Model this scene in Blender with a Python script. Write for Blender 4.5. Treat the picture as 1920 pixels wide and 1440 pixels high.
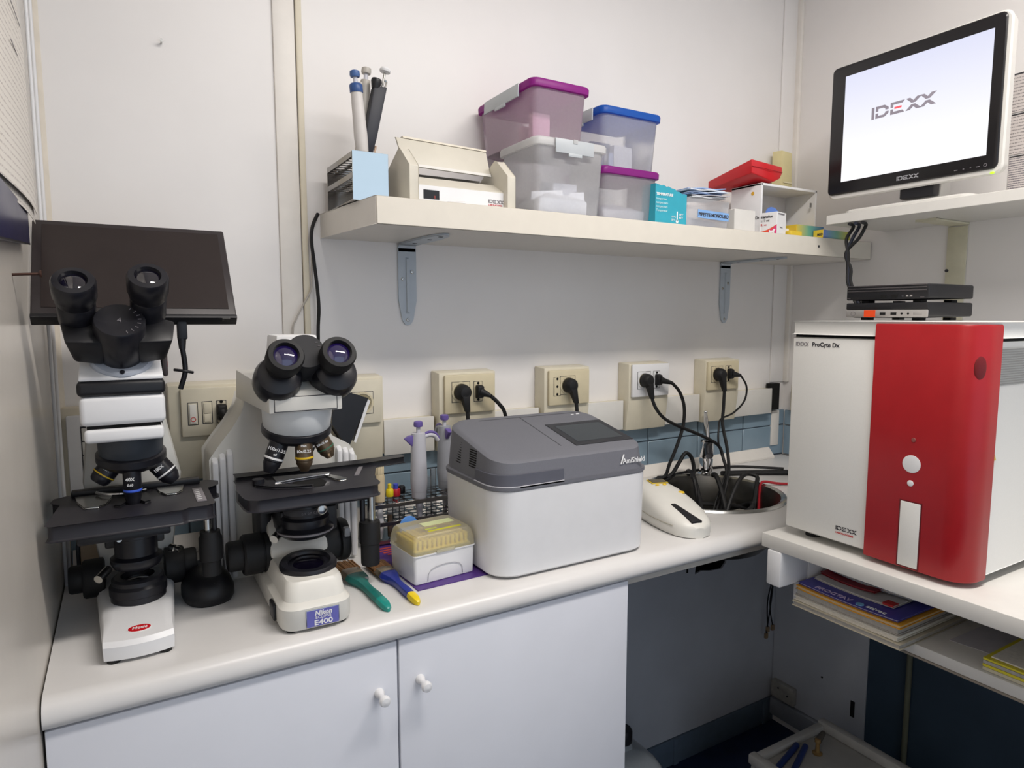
import bpy, bmesh, math, random
from mathutils import Vector, Matrix
random.seed(7)
for o in list(bpy.data.objects): bpy.data.objects.remove(o, do_unlink=True)
SC = bpy.context.scene
COL = SC.collection

# ------------------------------------------------------------------ camera
cam_d = bpy.data.cameras.new('camera'); cam = bpy.data.objects.new('camera', cam_d); COL.objects.link(cam)
cam_d.sensor_fit = 'HORIZONTAL'; cam_d.sensor_width = 36.0; cam_d.lens = 36.0 * 1240.0 / 1920.0
cam_d.clip_start = 0.02
cam.location = (0.107, -1.40, 1.37)
cam.rotation_euler = (math.radians(90 - 5.85), 0, math.radians(-30.42))
SC.camera = cam
# ------------------------------------------------------------------ light
WORLD_COL, WORLD_STR = (0.74, 0.85, 1.0), 0.96
LAMP_COL, LAMP_W = (1.0, 0.955, 0.91), 21.5
SC.view_settings.view_transform = 'Standard'; SC.view_settings.look = 'None'
SC.view_settings.exposure = 0.1; SC.view_settings.gamma = 1.0
SC.view_settings.use_curve_mapping = False
wd = bpy.data.worlds.new('daylight'); SC.world = wd; wd.use_nodes = True
bg = wd.node_tree.nodes['Background']; bg.inputs[0].default_value = (*WORLD_COL, 1); bg.inputs[1].default_value = WORLD_STR

# ------------------------------------------------------------------ helpers
def lin(h):
    h = h.lstrip('#'); c = [int(h[i:i+2], 16)/255 for i in (0, 2, 4)]
    return tuple(x/12.92 if x <= .04045 else ((x+.055)/1.055)**2.4 for x in c)
MATS = {}
def mat(name, hexc, rough=.5, metal=0.0, var=.05, scale=35, bump=0.0, spec=.5, emit=0, alpha=1.0, coat=0.0, trans=0.0, ior=1.45):
    if name in MATS: return MATS[name]
    m = bpy.data.materials.new(name); m.use_nodes = True; nt = m.node_tree; N = nt.nodes; L = nt.links
    p = N['Principled BSDF']; c = lin(hexc)
    tc = N.new('ShaderNodeTexCoord'); no = N.new('ShaderNodeTexNoise'); no.inputs['Scale'].default_value = scale; no.inputs['Detail'].default_value = 4
    L.new(tc.outputs['Object'], no.inputs['Vector'])
    cr = N.new('ShaderNodeValToRGB'); cr.color_ramp.elements[0].position = .3; cr.color_ramp.elements[1].position = .7
    cr.color_ramp.elements[0].color = (*[x*(1-var) for x in c], 1); cr.color_ramp.elements[1].color = (*[min(1, x*(1+var)) for x in c], 1)
    L.new(no.outputs['Fac'], cr.inputs['Fac']); L.new(cr.outputs['Color'], p.inputs['Base Color'])
    mr = N.new('ShaderNodeMapRange'); mr.inputs['To Min'].default_value = max(.02, rough*.9); mr.inputs['To Max'].default_value = min(1, rough*1.1)
    L.new(no.outputs['Fac'], mr.inputs['Value']); L.new(mr.outputs['Result'], p.inputs['Roughness'])
    p.inputs['Metallic'].default_value = metal; p.inputs['Specular IOR Level'].default_value = spec; p.inputs['Coat Weight'].default_value = coat
    p.inputs['Transmission Weight'].default_value = trans; p.inputs['IOR'].default_value = ior; p.inputs['Alpha'].default_value = alpha
    if emit: p.inputs['Emission Color'].default_value = (*c, 1); p.inputs['Emission Strength'].default_value = emit
    if bump:
        b = N.new('ShaderNodeBump'); b.inputs['Strength'].default_value = bump; b.inputs['Distance'].default_value = .002
        L.new(no.outputs['Fac'], b.inputs['Height']); L.new(b.outputs['Normal'], p.inputs['Normal'])
    MATS[name] = m; return m
def clear_mat(name, hexc, opaque=.45, rough=.35):
    """cloudy see-through plastic: part clear, part milky diffuse + translucent"""
    m = bpy.data.materials.new(name); m.use_nodes = True; nt = m.node_tree; N = nt.nodes; L = nt.links
    N.remove(N['Principled BSDF']); out = N['Material Output']; c = (*lin(hexc), 1)
    tr = N.new('ShaderNodeBsdfTransparent'); tr.inputs[0].default_value = tuple(.5+.5*x for x in c[:3]) + (1,)
    df = N.new('ShaderNodeBsdfDiffuse'); tl = N.new('ShaderNodeBsdfTranslucent'); gl = N.new('ShaderNodeBsdfGlossy'); gl.inputs['Roughness'].default_value = rough
    no = N.new('ShaderNodeTexNoise'); no.inputs['Scale'].default_value = 25
    hs = N.new('ShaderNodeHueSaturation'); hs.inputs['Color'].default_value = c
    mr = N.new('ShaderNodeMapRange'); mr.inputs['To Min'].default_value = .95; mr.inputs['To Max'].default_value = 1.05
    L.new(no.outputs['Fac'], mr.inputs['Value']); L.new(mr.outputs['Result'], hs.inputs['Value'])
    L.new(hs.outputs['Color'], df.inputs[0]); L.new(hs.outputs['Color'], tl.inputs[0])
    a = N.new('ShaderNodeMixShader'); a.inputs[0].default_value = .5; L.new(df.outputs[0], a.inputs[1]); L.new(tl.outputs[0], a.inputs[2])
    b = N.new('ShaderNodeMixShader'); b.inputs[0].default_value = opaque; L.new(tr.outputs[0], b.inputs[1]); L.new(a.outputs[0], b.inputs[2])
    fr = N.new('ShaderNodeFresnel'); fr.inputs[0].default_value = 1.35
    d = N.new('ShaderNodeMixShader'); L.new(fr.outputs[0], d.inputs[0]); L.new(b.outputs[0], d.inputs[1]); L.new(gl.outputs[0], d.inputs[2])
    L.new(d.outputs[0], out.inputs[0]); MATS[name] = m; return m
def print_mat(name, paper, ink, scale=(1, 1, 1), thr=.5, band=60.0, axis='Z'):
    """printed sheet: rows of text-like ink"""
    m = bpy.data.materials.new(name); m.use_nodes = True; nt = m.node_tree; N = nt.nodes; L = nt.links; p = N['Principled BSDF']; p.inputs['Roughness'].default_value = .6
    tc = N.new('ShaderNodeTexCoord'); w = N.new('ShaderNodeTexWave'); w.bands_direction = axis; w.inputs['Scale'].default_value = band; w.wave_profile = 'SIN'
    L.new(tc.outputs['Object'], w.inputs['Vector'])
    mp = N.new('ShaderNodeMapping'); mp.inputs['Scale'].default_value = scale; no = N.new('ShaderNodeTexNoise'); no.inputs['Scale'].default_value = 60; no.inputs['Detail'].default_value = 2
    L.new(tc.outputs['Object'], mp.inputs[0]); L.new(mp.outputs[0], no.inputs['Vector'])
    mu = N.new('ShaderNodeMath'); mu.operation = 'MULTIPLY'; L.new(w.outputs['Fac'], mu.inputs[0]); L.new(no.outputs['Fac'], mu.inputs[1])
    cr = N.new('ShaderNodeValToRGB'); cr.color_ramp.elements[0].position = thr-.06; cr.color_ramp.elements[1].position = thr+.06
    cr.color_ramp.elements[0].color = (*lin(paper), 1); cr.color_ramp.elements[1].color = (*lin(ink), 1)
    L.new(mu.outputs[0], cr.inputs['Fac']); L.new(cr.outputs['Color'], p.inputs['Base Color']); MATS[name] = m; return m

class B:
    def __init__(s): s.bm = bmesh.new()
    def _add(s, t, bev=0, seg=2):
        if bev > 0:
            bmesh.ops.remove_doubles(t, verts=t.verts, dist=1e-6)
            es = [e for e in t.edges if len(e.link_faces) == 2 and e.calc_face_angle(0) > .35]
            if es: bmesh.ops.bevel(t, geom=es, offset=bev, segments=seg, profile=.5, affect='EDGES', clamp_overlap=True)
        bmesh.ops.recalc_face_normals(t, faces=t.faces)
        me = bpy.data.meshes.new('t'); t.to_mesh(me); t.free(); s.bm.from_mesh(me); bpy.data.meshes.remove(me); return s
    def box(s, x0, x1, y0, y1, z0, z1, bev=0, seg=2, rot=None):
        t = bmesh.new(); bmesh.ops.create_cube(t, size=1)
        for v in t.verts: v.co = Vector(((x0+x1)/2+v.co.x*(x1-x0), (y0+y1)/2+v.co.y*(y1-y0), (z0+z1)/2+v.co.z*(z1-z0)))
        if rot:
            ax, an = rot; c = Vector(((x0+x1)/2, (y0+y1)/2, (z0+z1)/2))
            bmesh.ops.rotate(t, verts=t.verts, cent=c, matrix=Matrix.Rotation(math.radians(an), 3, ax))
        return s._add(t, bev, seg)
    def hull(s, pts, bev=0, seg=2):
        t = bmesh.new()
        for p in pts: t.verts.new(p)
        r = bmesh.ops.convex_hull(t, input=t.verts)
        bmesh.ops.delete(t, geom=list({g for g in r['geom_interior']+r['geom_unused'] if isinstance(g, bmesh.types.BMVert)}), context='VERTS')
        bmesh.ops.dissolve_limit(t, angle_limit=.02, verts=t.verts, edges=t.edges)
        return s._add(t, bev, seg)
    def prism(s, poly, axis, a, b, bev=0, seg=2):
        t = bmesh.new()
        def P(u, v, w): return {'x': (w, u, v), 'y': (u, w, v), 'z': (u, v, w)}[axis]
        A = [t.verts.new(P(u, v, a)) for u, v in poly]; C = [t.verts.new(P(u, v, b)) for u, v in poly]; n = len(poly)
        t.faces.new(A); t.faces.new(C[::-1])
        for i in range(n): t.faces.new((A[i], A[(i+1) % n], C[(i+1) % n], C[i]))
        return s._add(t, bev, seg)
    def loft(s, rings, cap=True, closed=True):
        t = bmesh.new(); V = [[t.verts.new(p) for p in r] for r in rings]; n = len(rings[0])
        for a, b in zip(V, V[1:]):
            for i in range(n if closed else n-1): t.faces.new((a[i], a[(i+1) % n], b[(i+1) % n], b[i]))
        if cap: t.faces.new(V[0][::-1]); t.faces.new(V[-1])
        return s._add(t)
    def lathe(s, p0, d, prof, n=24, cap=True):
        d = Vector(d).normalized(); u = d.orthogonal().normalized(); w = d.cross(u); p0 = Vector(p0)
        return s.loft([[p0+d*h+(u*math.cos(k*2*math.pi/n)+w*math.sin(k*2*math.pi/n))*max(r, 1e-5) for k in range(n)] for r, h in prof], cap)
    def cyl(s, p0, p1, r0, r1=None, n=20):
        p0, p1 = Vector(p0), Vector(p1); L = (p1-p0).length
        return s.lathe(p0, p1-p0, [(r0, 0), (r0 if r1 is None else r1, L)], n)
    def tube(s, pts, r, n=8, sub=5, smooth=True):
        P = [Vector(p) for p in pts]
        if smooth and len(P) > 2:
            Q = []
            for i in range(len(P)-1):
                a, b, c, d = P[max(i-1, 0)], P[i], P[i+1], P[min(i+2, len(P)-1)]
                for k in range(sub):
                    t = k/sub; Q.append(.5*((2*b)+(c-a)*t+(2*a-5*b+4*c-d)*t*t+(3*b-a-3*c+d)*t**3))
            P = Q+[P[-1]]
        rings = []; u = None
        for i, p in enumerate(P):
            d = (P[min(i+1, len(P)-1)]-P[max(i-1, 0)])
            if d.length < 1e-9: d = Vector((0, 0, 1))
            d.normalize()
            if u is None: u = d.orthogonal().normalized()
            u = (u-d*u.dot(d)); u = u.normalized() if u.length > 1e-6 else d.orthogonal().normalized()
            w = d.cross(u); rings.append([p+(u*math.cos(k*2*math.pi/n)+w*math.sin(k*2*math.pi/n))*r for k in range(n)])
        return s.loft(rings)
    def ell(s, c, rx, ry, rz, n=20, m=12, zmin=None):
        t = bmesh.new(); bmesh.ops.create_uvsphere(t, u_segments=n, v_segments=m, radius=1)
        for v in t.verts:
            v.co = Vector((c[0]+v.co.x*rx, c[1]+v.co.y*ry, c[2]+v.co.z*rz))
            if zmin is not None and v.co.z < zmin: v.co.z = zmin
        return s._add(t)
    def plate(s, polys, o, r, u, th=.0005):
        o, r, u = Vector(o), Vector(r).normalized(), Vector(u).normalized(); nn = r.cross(u)
        for poly in polys:
            t = bmesh.new(); A = [t.verts.new(o+r*a+u*b) for a, b in poly]; C = [t.verts.new(o+r*a+u*b+nn*th) for a, b in poly]; n = len(poly)
            t.faces.new(A[::-1]); t.faces.new(C)
            for i in range(n): t.faces.new((A[i], A[(i+1) % n], C[(i+1) % n], C[i]))
            s._add(t)
        return s
    def rot(s, ax, deg, cent):
        bmesh.ops.rotate(s.bm, verts=s.bm.verts, cent=Vector(cent), matrix=Matrix.Rotation(math.radians(deg), 3, ax)); return s
    def mesh(s, name):
        me = bpy.data.meshes.new(name); s.bm.to_mesh(me); s.bm.free(); return me
def rr(x0, x1, y0, y1, r, n=6):
    out = []
    for cx, cy, a0 in ((x1-r, y1-r, 0), (x0+r, y1-r, 90), (x0+r, y0+r, 180), (x1-r, y0+r, 270)):
        for k in range(n+1):
            a = math.radians(a0+90*k/n); out.append((cx+r*math.cos(a), cy+r*math.sin(a)))
    return out
ROOT = {}
def tag(o, label=None, cat=None, group=None, kind=None):
    if label: o['label'] = label
    if cat: o['category'] = cat
    if group: o['group'] = group
    if kind: o['kind'] = kind
    return o
def finish(me, m, smooth=True):
    if m: me.materials.append(m)
    if smooth and len(me.polygons):
        me.shade_smooth(); me.set_sharp_from_angle(angle=math.radians(38))
def thing(name, label, cat, loc, rz=0, group=None):
    o = bpy.data.objects.new(name, None); o.empty_display_size = .02; COL.objects.link(o)
    o.location = loc; o.rotation_euler = (0, 0, math.radians(rz)); tag(o, label, cat, group)
    ROOT[o.name] = Matrix.Translation(Vector(loc)) @ Matrix.Rotation(math.radians(rz), 4, 'Z'); return o
def part(name, b, m, parent, local=False, label=None, kind=None):
    """b is given in world space unless local (then in the space of the thing)"""
    me = b.mesh(name) if isinstance(b, B) else b
    M = ROOT[parent.name]
    if not local: me.transform(M.inverted())
    finish(me, m); o = bpy.data.objects.new(name, me); COL.objects.link(o); o.parent = parent; ROOT[o.name] = M
    if label: o['label'] = label
    if kind: o['kind'] = kind
    return o
def solo(name, b, m, label=None, cat=None, group=None, kind=None, rz=None):
    """a top-level object that is one mesh; its origin is put under its middle"""
    me = b.mesh(name) if isinstance(b, B) else b
    xs = [v.co for v in me.vertices]
    c = Vector(((min(v.x for v in xs)+max(v.x for v in xs))/2, (min(v.y for v in xs)+max(v.y for v in xs))/2, min(v.z for v in xs)))
    me.transform(Matrix.Translation(-c)); finish(me, m)
    o = bpy.data.objects.new(name, me); o.location = c; COL.objects.link(o); ROOT[o.name] = Matrix.Translation(c)
    return tag(o, label, cat, group, kind)
def struct(name, b, m): return solo(name, b, m, kind='structure')
def boolean(o, cutters):
    for cb in cutters:
        me = cb.mesh('cut'); me.transform(Matrix.Translation(-o.location)); c = bpy.data.objects.new('cut', me); COL.objects.link(c); c.location = o.location
        md = o.modifiers.new('b', 'BOOLEAN'); md.object = c; md.operation = 'DIFFERENCE'; md.solver = 'EXACT'
        bpy.context.view_layer.update(); dg = bpy.context.evaluated_depsgraph_get()
        nm = bpy.data.meshes.new_from_object(o.evaluated_get(dg)); o.modifiers.clear(); old = o.data; o.data = nm; nm.name = o.name; bpy.data.meshes.remove(old)
        bpy.data.objects.remove(c, do_unlink=True)
    o.data.shade_smooth(); o.data.set_sharp_from_angle(angle=math.radians(38))
def text(s, size, o, r, u, m, parent, name='lettering', bold=0.0, shear=0.0, xs=1.0, align='LEFT', local=False, th=.0004, space=1.0):
    cu = bpy.data.curves.new('txt', 'FONT'); cu.body = s; cu.size = size; cu.extrude = th; cu.offset = bold; cu.shear = shear; cu.align_x = align; cu.resolution_u = 3; cu.space_character = space
    ob = bpy.data.objects.new('txt', cu); COL.objects.link(ob); bpy.context.view_layer.update()
    me = bpy.data.meshes.new_from_object(ob.evaluated_get(bpy.context.evaluated_depsgraph_get()))
    bpy.data.objects.remove(ob, do_unlink=True); bpy.data.curves.remove(cu)
    r = Vector(r).normalized(); u = Vector(u).normalized(); n = r.cross(u)
    M = Matrix(((r.x*xs, u.x, n.x, o[0]), (r.y*xs, u.y, n.y, o[1]), (r.z*xs, u.z, n.z, o[2]), (0, 0, 0, 1)))
    me.transform(M); me.materials.clear(); return part(name, me, m, parent, local)
def logo(o, r, u, width, dark, red, parent, local=False):
    """five-letter block logo split by a slit, one bar of the E in red"""
    k = width/5.5
    I = [[(0, 0), (.24, 0), (.24, 1), (0, 1)]]
    D = [[(.36, 1), (1.15, 1), (1.5, .74), (1.5, .57), (1.22, .57), (1.22, .66), (1.06, .79), (.6, .79), (.6, .57), (.36, .57)],
         [(.36, 0), (1.15, 0), (1.5, .26), (1.5, .43), (1.22, .43), (1.22, .34), (1.06, .21), (.6, .21), (.6, .43), (.36, .43)]]
    E = [[(1.66, 1), (2.85, 1), (2.68, .79), (1.9, .79), (1.9, .57), (1.66, .57)], [(1.66, 0), (2.85, 0), (2.68, .21), (1.9, .21), (1.9, .43), (1.66, .43)]]
    R = [[(2.0, .42), (2.6, .42), (2.6, .58), (2.0, .58)]]
    X = []
    for x in (2.95, 4.1):
        X.append([(x, 1), (x+.34, 1), (x+.62, .75), (x+.9, 1), (x+1.3, 1), (x+.78, .56), (x+.46, .56)])
        X.append([(x, 0), (x+.34, 0), (x+.62, .25), (x+.9, 0), (x+1.3, 0), (x+.78, .44), (x+.46, .44)])
    sc = lambda ps: [[(a*k, b*k) for a, b in p] for p in ps]
    part('logo', B().plate(sc(I+D+E+X), o, r, u), dark, parent, local)
    part('logo_bar', B().plate(sc(R), o, r, u), red or dark, parent, local)

# ------------------------------------------------------------------ materials
M_WALL = mat('laminate_wall', 'E8E5E3', .38, var=.02, scale=6)
M_WALLL = mat('laminate_gloss', 'CFC9C0', .22, var=.03, scale=5)
M_CREAM = mat('cream_plastic', 'D3CCB8', .42, var=.03)
M_CREAM2 = mat('cream_yellow_plastic', 'CFC4A6', .42, var=.03)
M_TRIMW = mat('white_trim', 'E6E1DA', .4, var=.02)
M_TRIMY = mat('cream_trim', 'DAD1BC', .45, var=.03)
M_TILE = mat('blue_tile', '8499A8', .25, var=.06, scale=12)
M_GROUT = mat('grout', '4A5560', .8)
M_FLOOR = mat('navy_floor', '1B2747', .45, var=.2, scale=18)
M_BASEB = mat('blue_grey_plinth', '5D6B7A', .5, var=.08)
M_TOP = mat('worktop_laminate', 'D6D4D2', .3, var=.015, scale=20)
M_DOOR = mat('door_laminate', 'DDDFE6', .42, var=.012, scale=15)
M_WHITE = mat('white_plastic', 'E2E2E3', .35, var=.015)
M_WHITE2 = mat('warm_white_paint', 'D6D4CF', .4, var=.02)
M_OFFW = mat('offwhite_body', 'D9D7D0', .38, var=.02)
M_BLACK = mat('black_plastic', '17171B', .42, var=.15)
M_BLACKM = mat('black_metal', '1A1A20', .33, var=.15)
M_RUBBER = mat('black_rubber', '121214', .6, var=.2)
M_STAGE = mat('stage_black', '26252B', .45, var=.1)
M_STEEL = mat('steel', 'B9B9B6', .22, 1.0, var=.05)
M_CHROME = mat('chrome', 'D8D8DA', .08, 1.0, var=.02)
M_GREY = mat('lid_grey', '6C6D74', .55, var=.04, bump=.05, scale=400)
M_LENS = mat('eyepiece_glass', '0A0716', .04, var=.1, coat=1.0, spec=.9)
M_LENSV = mat('violet_coated_glass', '1B0F45', .05, var=.3, coat=1.0, spec=1.0)
M_PRINTW = mat('white_print', 'EDEDED', .5)
M_PRINTK = mat('dark_print', '35353A', .5)
M_PRINTR = mat('red_print', 'C0302E', .5)
M_PRINTG = mat('grey_print', '7E7A7E', .5)
M_RED = mat('red_panel', 'A3131B', .36, var=.04)
M_CASE = mat('analyzer_white', 'DCDBD7', .42, var=.015, bump=.03, scale=500)
# ================================================================== SETTING
W = 1.955; YB = -2.7; H = 2.5; WT = 0.92
struct('floor', B().box(-.1, W+.1, YB, .1, -.06, 0), M_FLOOR)
struct('ceiling', B().box(-.1, W+.1, YB, .1, H, H+.06), M_WALL)
struct('wall_left', B().box(-.1, 0, YB, .1, 0, H), M_WALLL)
wb = struct('wall_back', B().box(0, W, 0, .1, 0, H), M_WALL)
boolean(wb, [B().prism([(1.571, .588), (1.60, .594), (1.64, .586), (1.688, .584), (1.706, .60), (1.709, .622), (1.575, .634)], 'y', -.02, .09)])
M_VOID = mat('dark_cavity', '0B0A0A', .9)
wb.data.materials.append(M_VOID)
for p in wb.data.polygons:
    c = p.center + wb.location
    if .001 < c.y < .098 and .5 < c.z < .7 and 1.5 < c.x < 1.75: p.material_index = 1
wr = struct('wall_right', B().box(W, W+.1, YB, .1, 0, H), M_WALL)
M_PANEL = mat('grey_board', 'BFC1C6', .5, var=.04, scale=9)
M_DADO = mat('dark_blue_wall', '3C4C5C', .5, var=.12, scale=7)
part('board', B().box(.9, W-.002, -.006, .0, .085, .883), M_PANEL, wb)
boardo = wb.children[-1]
boolean_cut = B().prism([(1.571, .588), (1.60, .594), (1.64, .586), (1.688, .584), (1.706, .60), (1.709, .622), (1.575, .634)], 'y', -.05, .09)
bm_ = boolean_cut.mesh('c'); bm_.transform(ROOT[wb.name].inverted()); co = bpy.data.objects.new('c', bm_); COL.objects.link(co); co.location = wb.location
md = boardo.modifiers.new('b', 'BOOLEAN'); md.object = co; md.solver = 'EXACT'; bpy.context.view_layer.update()
nm = bpy.data.meshes.new_from_object(boardo.evaluated_get(bpy.context.evaluated_depsgraph_get())); boardo.modifiers.clear(); boardo.data = nm; bpy.data.objects.remove(co, do_unlink=True)
part('screw_hole', B().box(1.535, 1.541, -.0075, -.0055, .60, .622), M_VOID, wb)
part('board', B().box(W-.006, W, -.332, -.008, .09, .92), M_PANEL, wr)
part('dado', B().box(W-.004, W, YB, -.333, .06, .92), M_DADO, wr)
part('slot', B().box(W-.0075, W-.0055, -.300, -.287, .165, .215), M_VOID, wr)
part('screw_hole', B().cyl((W-.0078, -.19, .24), (W-.005, -.19, .24), .003), M_VOID, wr)
# blue tiles on the wall above the worktop, in two courses
tl = None
for k in range(10):
    a, b_ = .006+k*.195, .006+k*.195+.192
    part('tile', B().box(a, b_, -.008, 0, .925, 1.018, .0015, 1), M_TILE, wb)
    part('tile', B().box(a, b_, -.008, 0, 1.021, 1.068, .0015, 1), M_TILE, wb)
part('grout', B().box(.0, W, -.005, 0, .92, 1.066), M_GROUT, wb)
for k in range(2):
    part('tile', B().box(W-.008, W, -.206-k*.195, -.014-k*.195, .925, 1.018, .0015, 1), M_TILE, wr)
    part('tile', B().box(W-.008, W, -.206-k*.195, -.014-k*.195, 1.021, 1.068, .0015, 1), M_TILE, wr)
struct('baseboard_back', B().box(.9, W, -.012, 0, 0, .083, .002), M_BASEB)
bbk = bpy.data.objects['baseboard_back']
part('joint_cover', B().box(1.495, 1.515, -.016, -.011, .0, .083, .001), M_BASEB, bbk)
part('joint_cover', B().box(1.90, 1.915, -.016, -.011, .0, .083, .001), M_BASEB, bbk)
struct('baseboard_right', B().box(W-.02, W, YB, -.0125, .03, .088, .002), mat('grey_plinth', '8F9299', .55))
struct('trim_1', B().box(.388, .4295, -.006, 0, 1.06, H, .002), M_TRIMW)
struct('trim_2', B().box(.431, .443, -.009, 0, 1.06, H, .002), M_TRIMY)
t3 = struct('trim_3', B().prism([(0, 0), (.013, 0), (.013, -.003), (.008, -.006), (.006, -.010), (.004, -.03), (0, -.03)], 'z', .92, H), mat('corner_trim', 'DCD4C6', .4))
part('highlight_bead', B().cyl((.0045, -.035, .92), (.0045, -.035, H), .0032, n=10), M_WHITE, t3)  # white beads stand for the bright highlights along the glossy corner strip
part('highlight_bead', B().cyl((.0045, -.10, .92), (.0045, -.10, H), .0028, n=10), M_WHITE, t3)
struct('trim_4', B().box(W-.072, W, -.005, 0, 1.16, H, .002), M_WALL)
struct('trim_5', B().box(W-.066, W-.03, -.012, 0, .955, 1.068, .002), M_TRIMW)
struct('trim_6', B().box(W-.012, W, -.02, 0, 1.16, H, .001), M_TRIMW)
sb = B().cyl((.194, -.001, 1.86), (.194, -.012, 1.862), .0016, n=8); sb.cyl((.194, -.012, 1.862), (.194, -.013, 1.862), .0032, n=10)
solo('wall_screw', sb, M_STEEL, 'small screw sticking out of the bare back wall', 'screw')
nb = B().cyl((0, -.44, 1.418), (.026, -.435, 1.42), .0016, n=8); nb.cyl((.026, -.435, 1.42), (.028, -.435, 1.42), .004, n=10)
solo('wall_nail', nb, mat('rusty_metal', '4A332B', .6, .6), 'rusty nail sticking out of the side wall below the blue pocket', 'nail')

# ------------------------------------------------------------------ ceiling lamp (the room's light, above the frame)
cl = thing('ceiling_light', 'long white fluorescent ceiling lamp fixed above the worktop', 'lamp', (.95, -1.15, H))
part('housing', B().box(.33, 1.57, -1.26, -1.04, H-.05, H-.002, .01), M_WHITE, cl)
part('diffuser', B().box(.35, 1.55, -1.24, -1.06, H-.064, H-.05, .004), mat('lit_diffuser', 'FFEFDC', .5, emit=3.0), cl)
ld = bpy.data.lights.new('lamp_glow', 'AREA'); ld.shape = 'RECTANGLE'; ld.size = 1.2; ld.size_y = .18; ld.energy = LAMP_W; ld.color = LAMP_COL
lo = bpy.data.objects.new('lamp_glow', ld); COL.objects.link(lo); lo.parent = cl; lo.location = (0, 0, -.068)

# ================================================================== WORKTOP, CABINET, SINK
fy = -.497; prof = [(-.0005, WT), (-.0005, .884), (-.485, .884)]
for k in range(5): a = math.radians(270-90*k/4); prof.append((-.485+.012*math.cos(a), .896+.012*math.sin(a)))
for k in range(7): a = math.radians(180-90*k/6); prof.append((-.473+.024*math.cos(a), .896+.024*math.sin(a)))
wt = thing('worktop', 'long white laminate worktop with a rolled front edge and round sink cut-out', 'worktop', (.95, -.25, .884))
wtop = part('surface', B().prism(prof, 'x', .002, W-.002), M_TOP, wt)
SX, SY, SR = 1.385, -.228, .182
cm = B().cyl((SX, SY, .8), (SX, SY, 1.0), SR-.012, n=56).mesh('c'); cm.transform(ROOT[wt.name].inverted()); co = bpy.data.objects.new('c', cm); COL.objects.link(co); co.location = wt.location
md = wtop.modifiers.new('b', 'BOOLEAN'); md.object = co; md.solver = 'EXACT'; bpy.context.view_layer.update()
nm = bpy.data.meshes.new_from_object(wtop.evaluated_get(bpy.context.evaluated_depsgraph_get())); wtop.modifiers.clear(); wtop.data = nm; bpy.data.objects.remove(co, do_unlink=True)
nm.shade_smooth(); nm.set_sharp_from_angle(angle=math.radians(30))
part('batten', B().box(.897, W-.02, -.478, -.455, .868, .884, .002), mat('raw_board', 'B9B4AC', .6), wt)
part('upstand', B().prism([(-.034, WT+.0005), (-.034, .926), (-.012, .952), (-.0085, .952), (-.0085, WT+.0005)], 'x', .01, W-.075), M_TRIMW, wt)
part('upstand', B().prism([(W-.034, WT+.0005), (W-.034, .926), (W-.012, .952), (W-.0085, .952), (W-.0085, WT+.0005)], 'y', -.50, -.066), M_TRIMW, wt)
cab = thing('base_cabinet', 'white laminate base cabinet with two doors under the worktop', 'cabinet', (.448, -.24, 0))
part('body', B().box(.004, .893, -.468, -.004, .0, .882, .001), M_DOOR, cab)
for a, b_, kx, kz in ((.003, .4405, .411, .808), (.4437, .893, .477, .811)):
    d = part('door', B().box(a, b_, -.488, -.4695, .11, .8815, .0015), M_DOOR, cab)
    part('knob', B().lathe((kx, -.488, kz), (0, -1, 0), [(.0072, 0), (.0075, .004), (.0046, .011), (.0044, .016), (.0078, .023), (.0085, .027), (.0066, .0315), (.001, .033)], 20), M_WHITE, d)
sk = thing('round_sink', 'round stainless steel sink full of black cables set in the worktop', 'sink', (SX, SY, .78))
part('rim', B().lathe((SX, SY, WT), (0, 0, 1), [(SR-.014, -.002), (SR-.014, .003), (SR-.006, .0065), (SR-.001, .005), (SR+.002, .0006), (SR-.001, .0005)], 64, cap=False), M_STEEL, sk)
bp = [(SR-.014, .003), (SR-.02, -.02), (SR-.024, -.10), (SR-.05, -.128), (.03, -.134), (.001, -.134)]
part('bowl', B().lathe((SX, SY, WT), (0, 0, 1), bp, 64, cap=False), mat('sink_steel', '8E8C88', .3, 1.0, var=.1), sk)
part('drain', B().lathe((SX, SY, WT-.1338), (0, 0, 1), [(.0285, 0), (.0285, .002), (.02, .001), (.001, .0)], 28), M_CHROME, sk)
fc = thing('sink_faucet', 'chrome faucet behind the round sink with cables wound around it', 'faucet', (1.527, -.078, WT))
part('base', B().lathe((1.527, -.078, WT), (0, 0, 1), [(.025, 0), (.025, .004), (.019, .008), (.019, .045), (.0175, .047), (.0175, .05), (.019, .052), (.019, .095), (.015, .10), (.001, .10)], 28), M_CHROME, fc)
part('spout', B().tube([(1.527, -.078, .995), (1.515, -.092, 1.006), (1.495, -.115, 1.004), (1.475, -.138, .99)], .0105, 12), mat('dull_chrome', '55555A', .3, .9), fc)
part('lever', B().hull([(1.520, -.086, 1.02), (1.534, -.086, 1.02), (1.520, -.07, 1.02), (1.534, -.07, 1.02), (1.538, -.060, 1.095), (1.546, -.060, 1.095), (1.538, -.053, 1.095), (1.546, -.053, 1.095)], .002), M_CHROME, fc)
part('tip', B().ell((1.542, -.0565, 1.096), .0055, .005, .0045), M_CHROME, fc)

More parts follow.
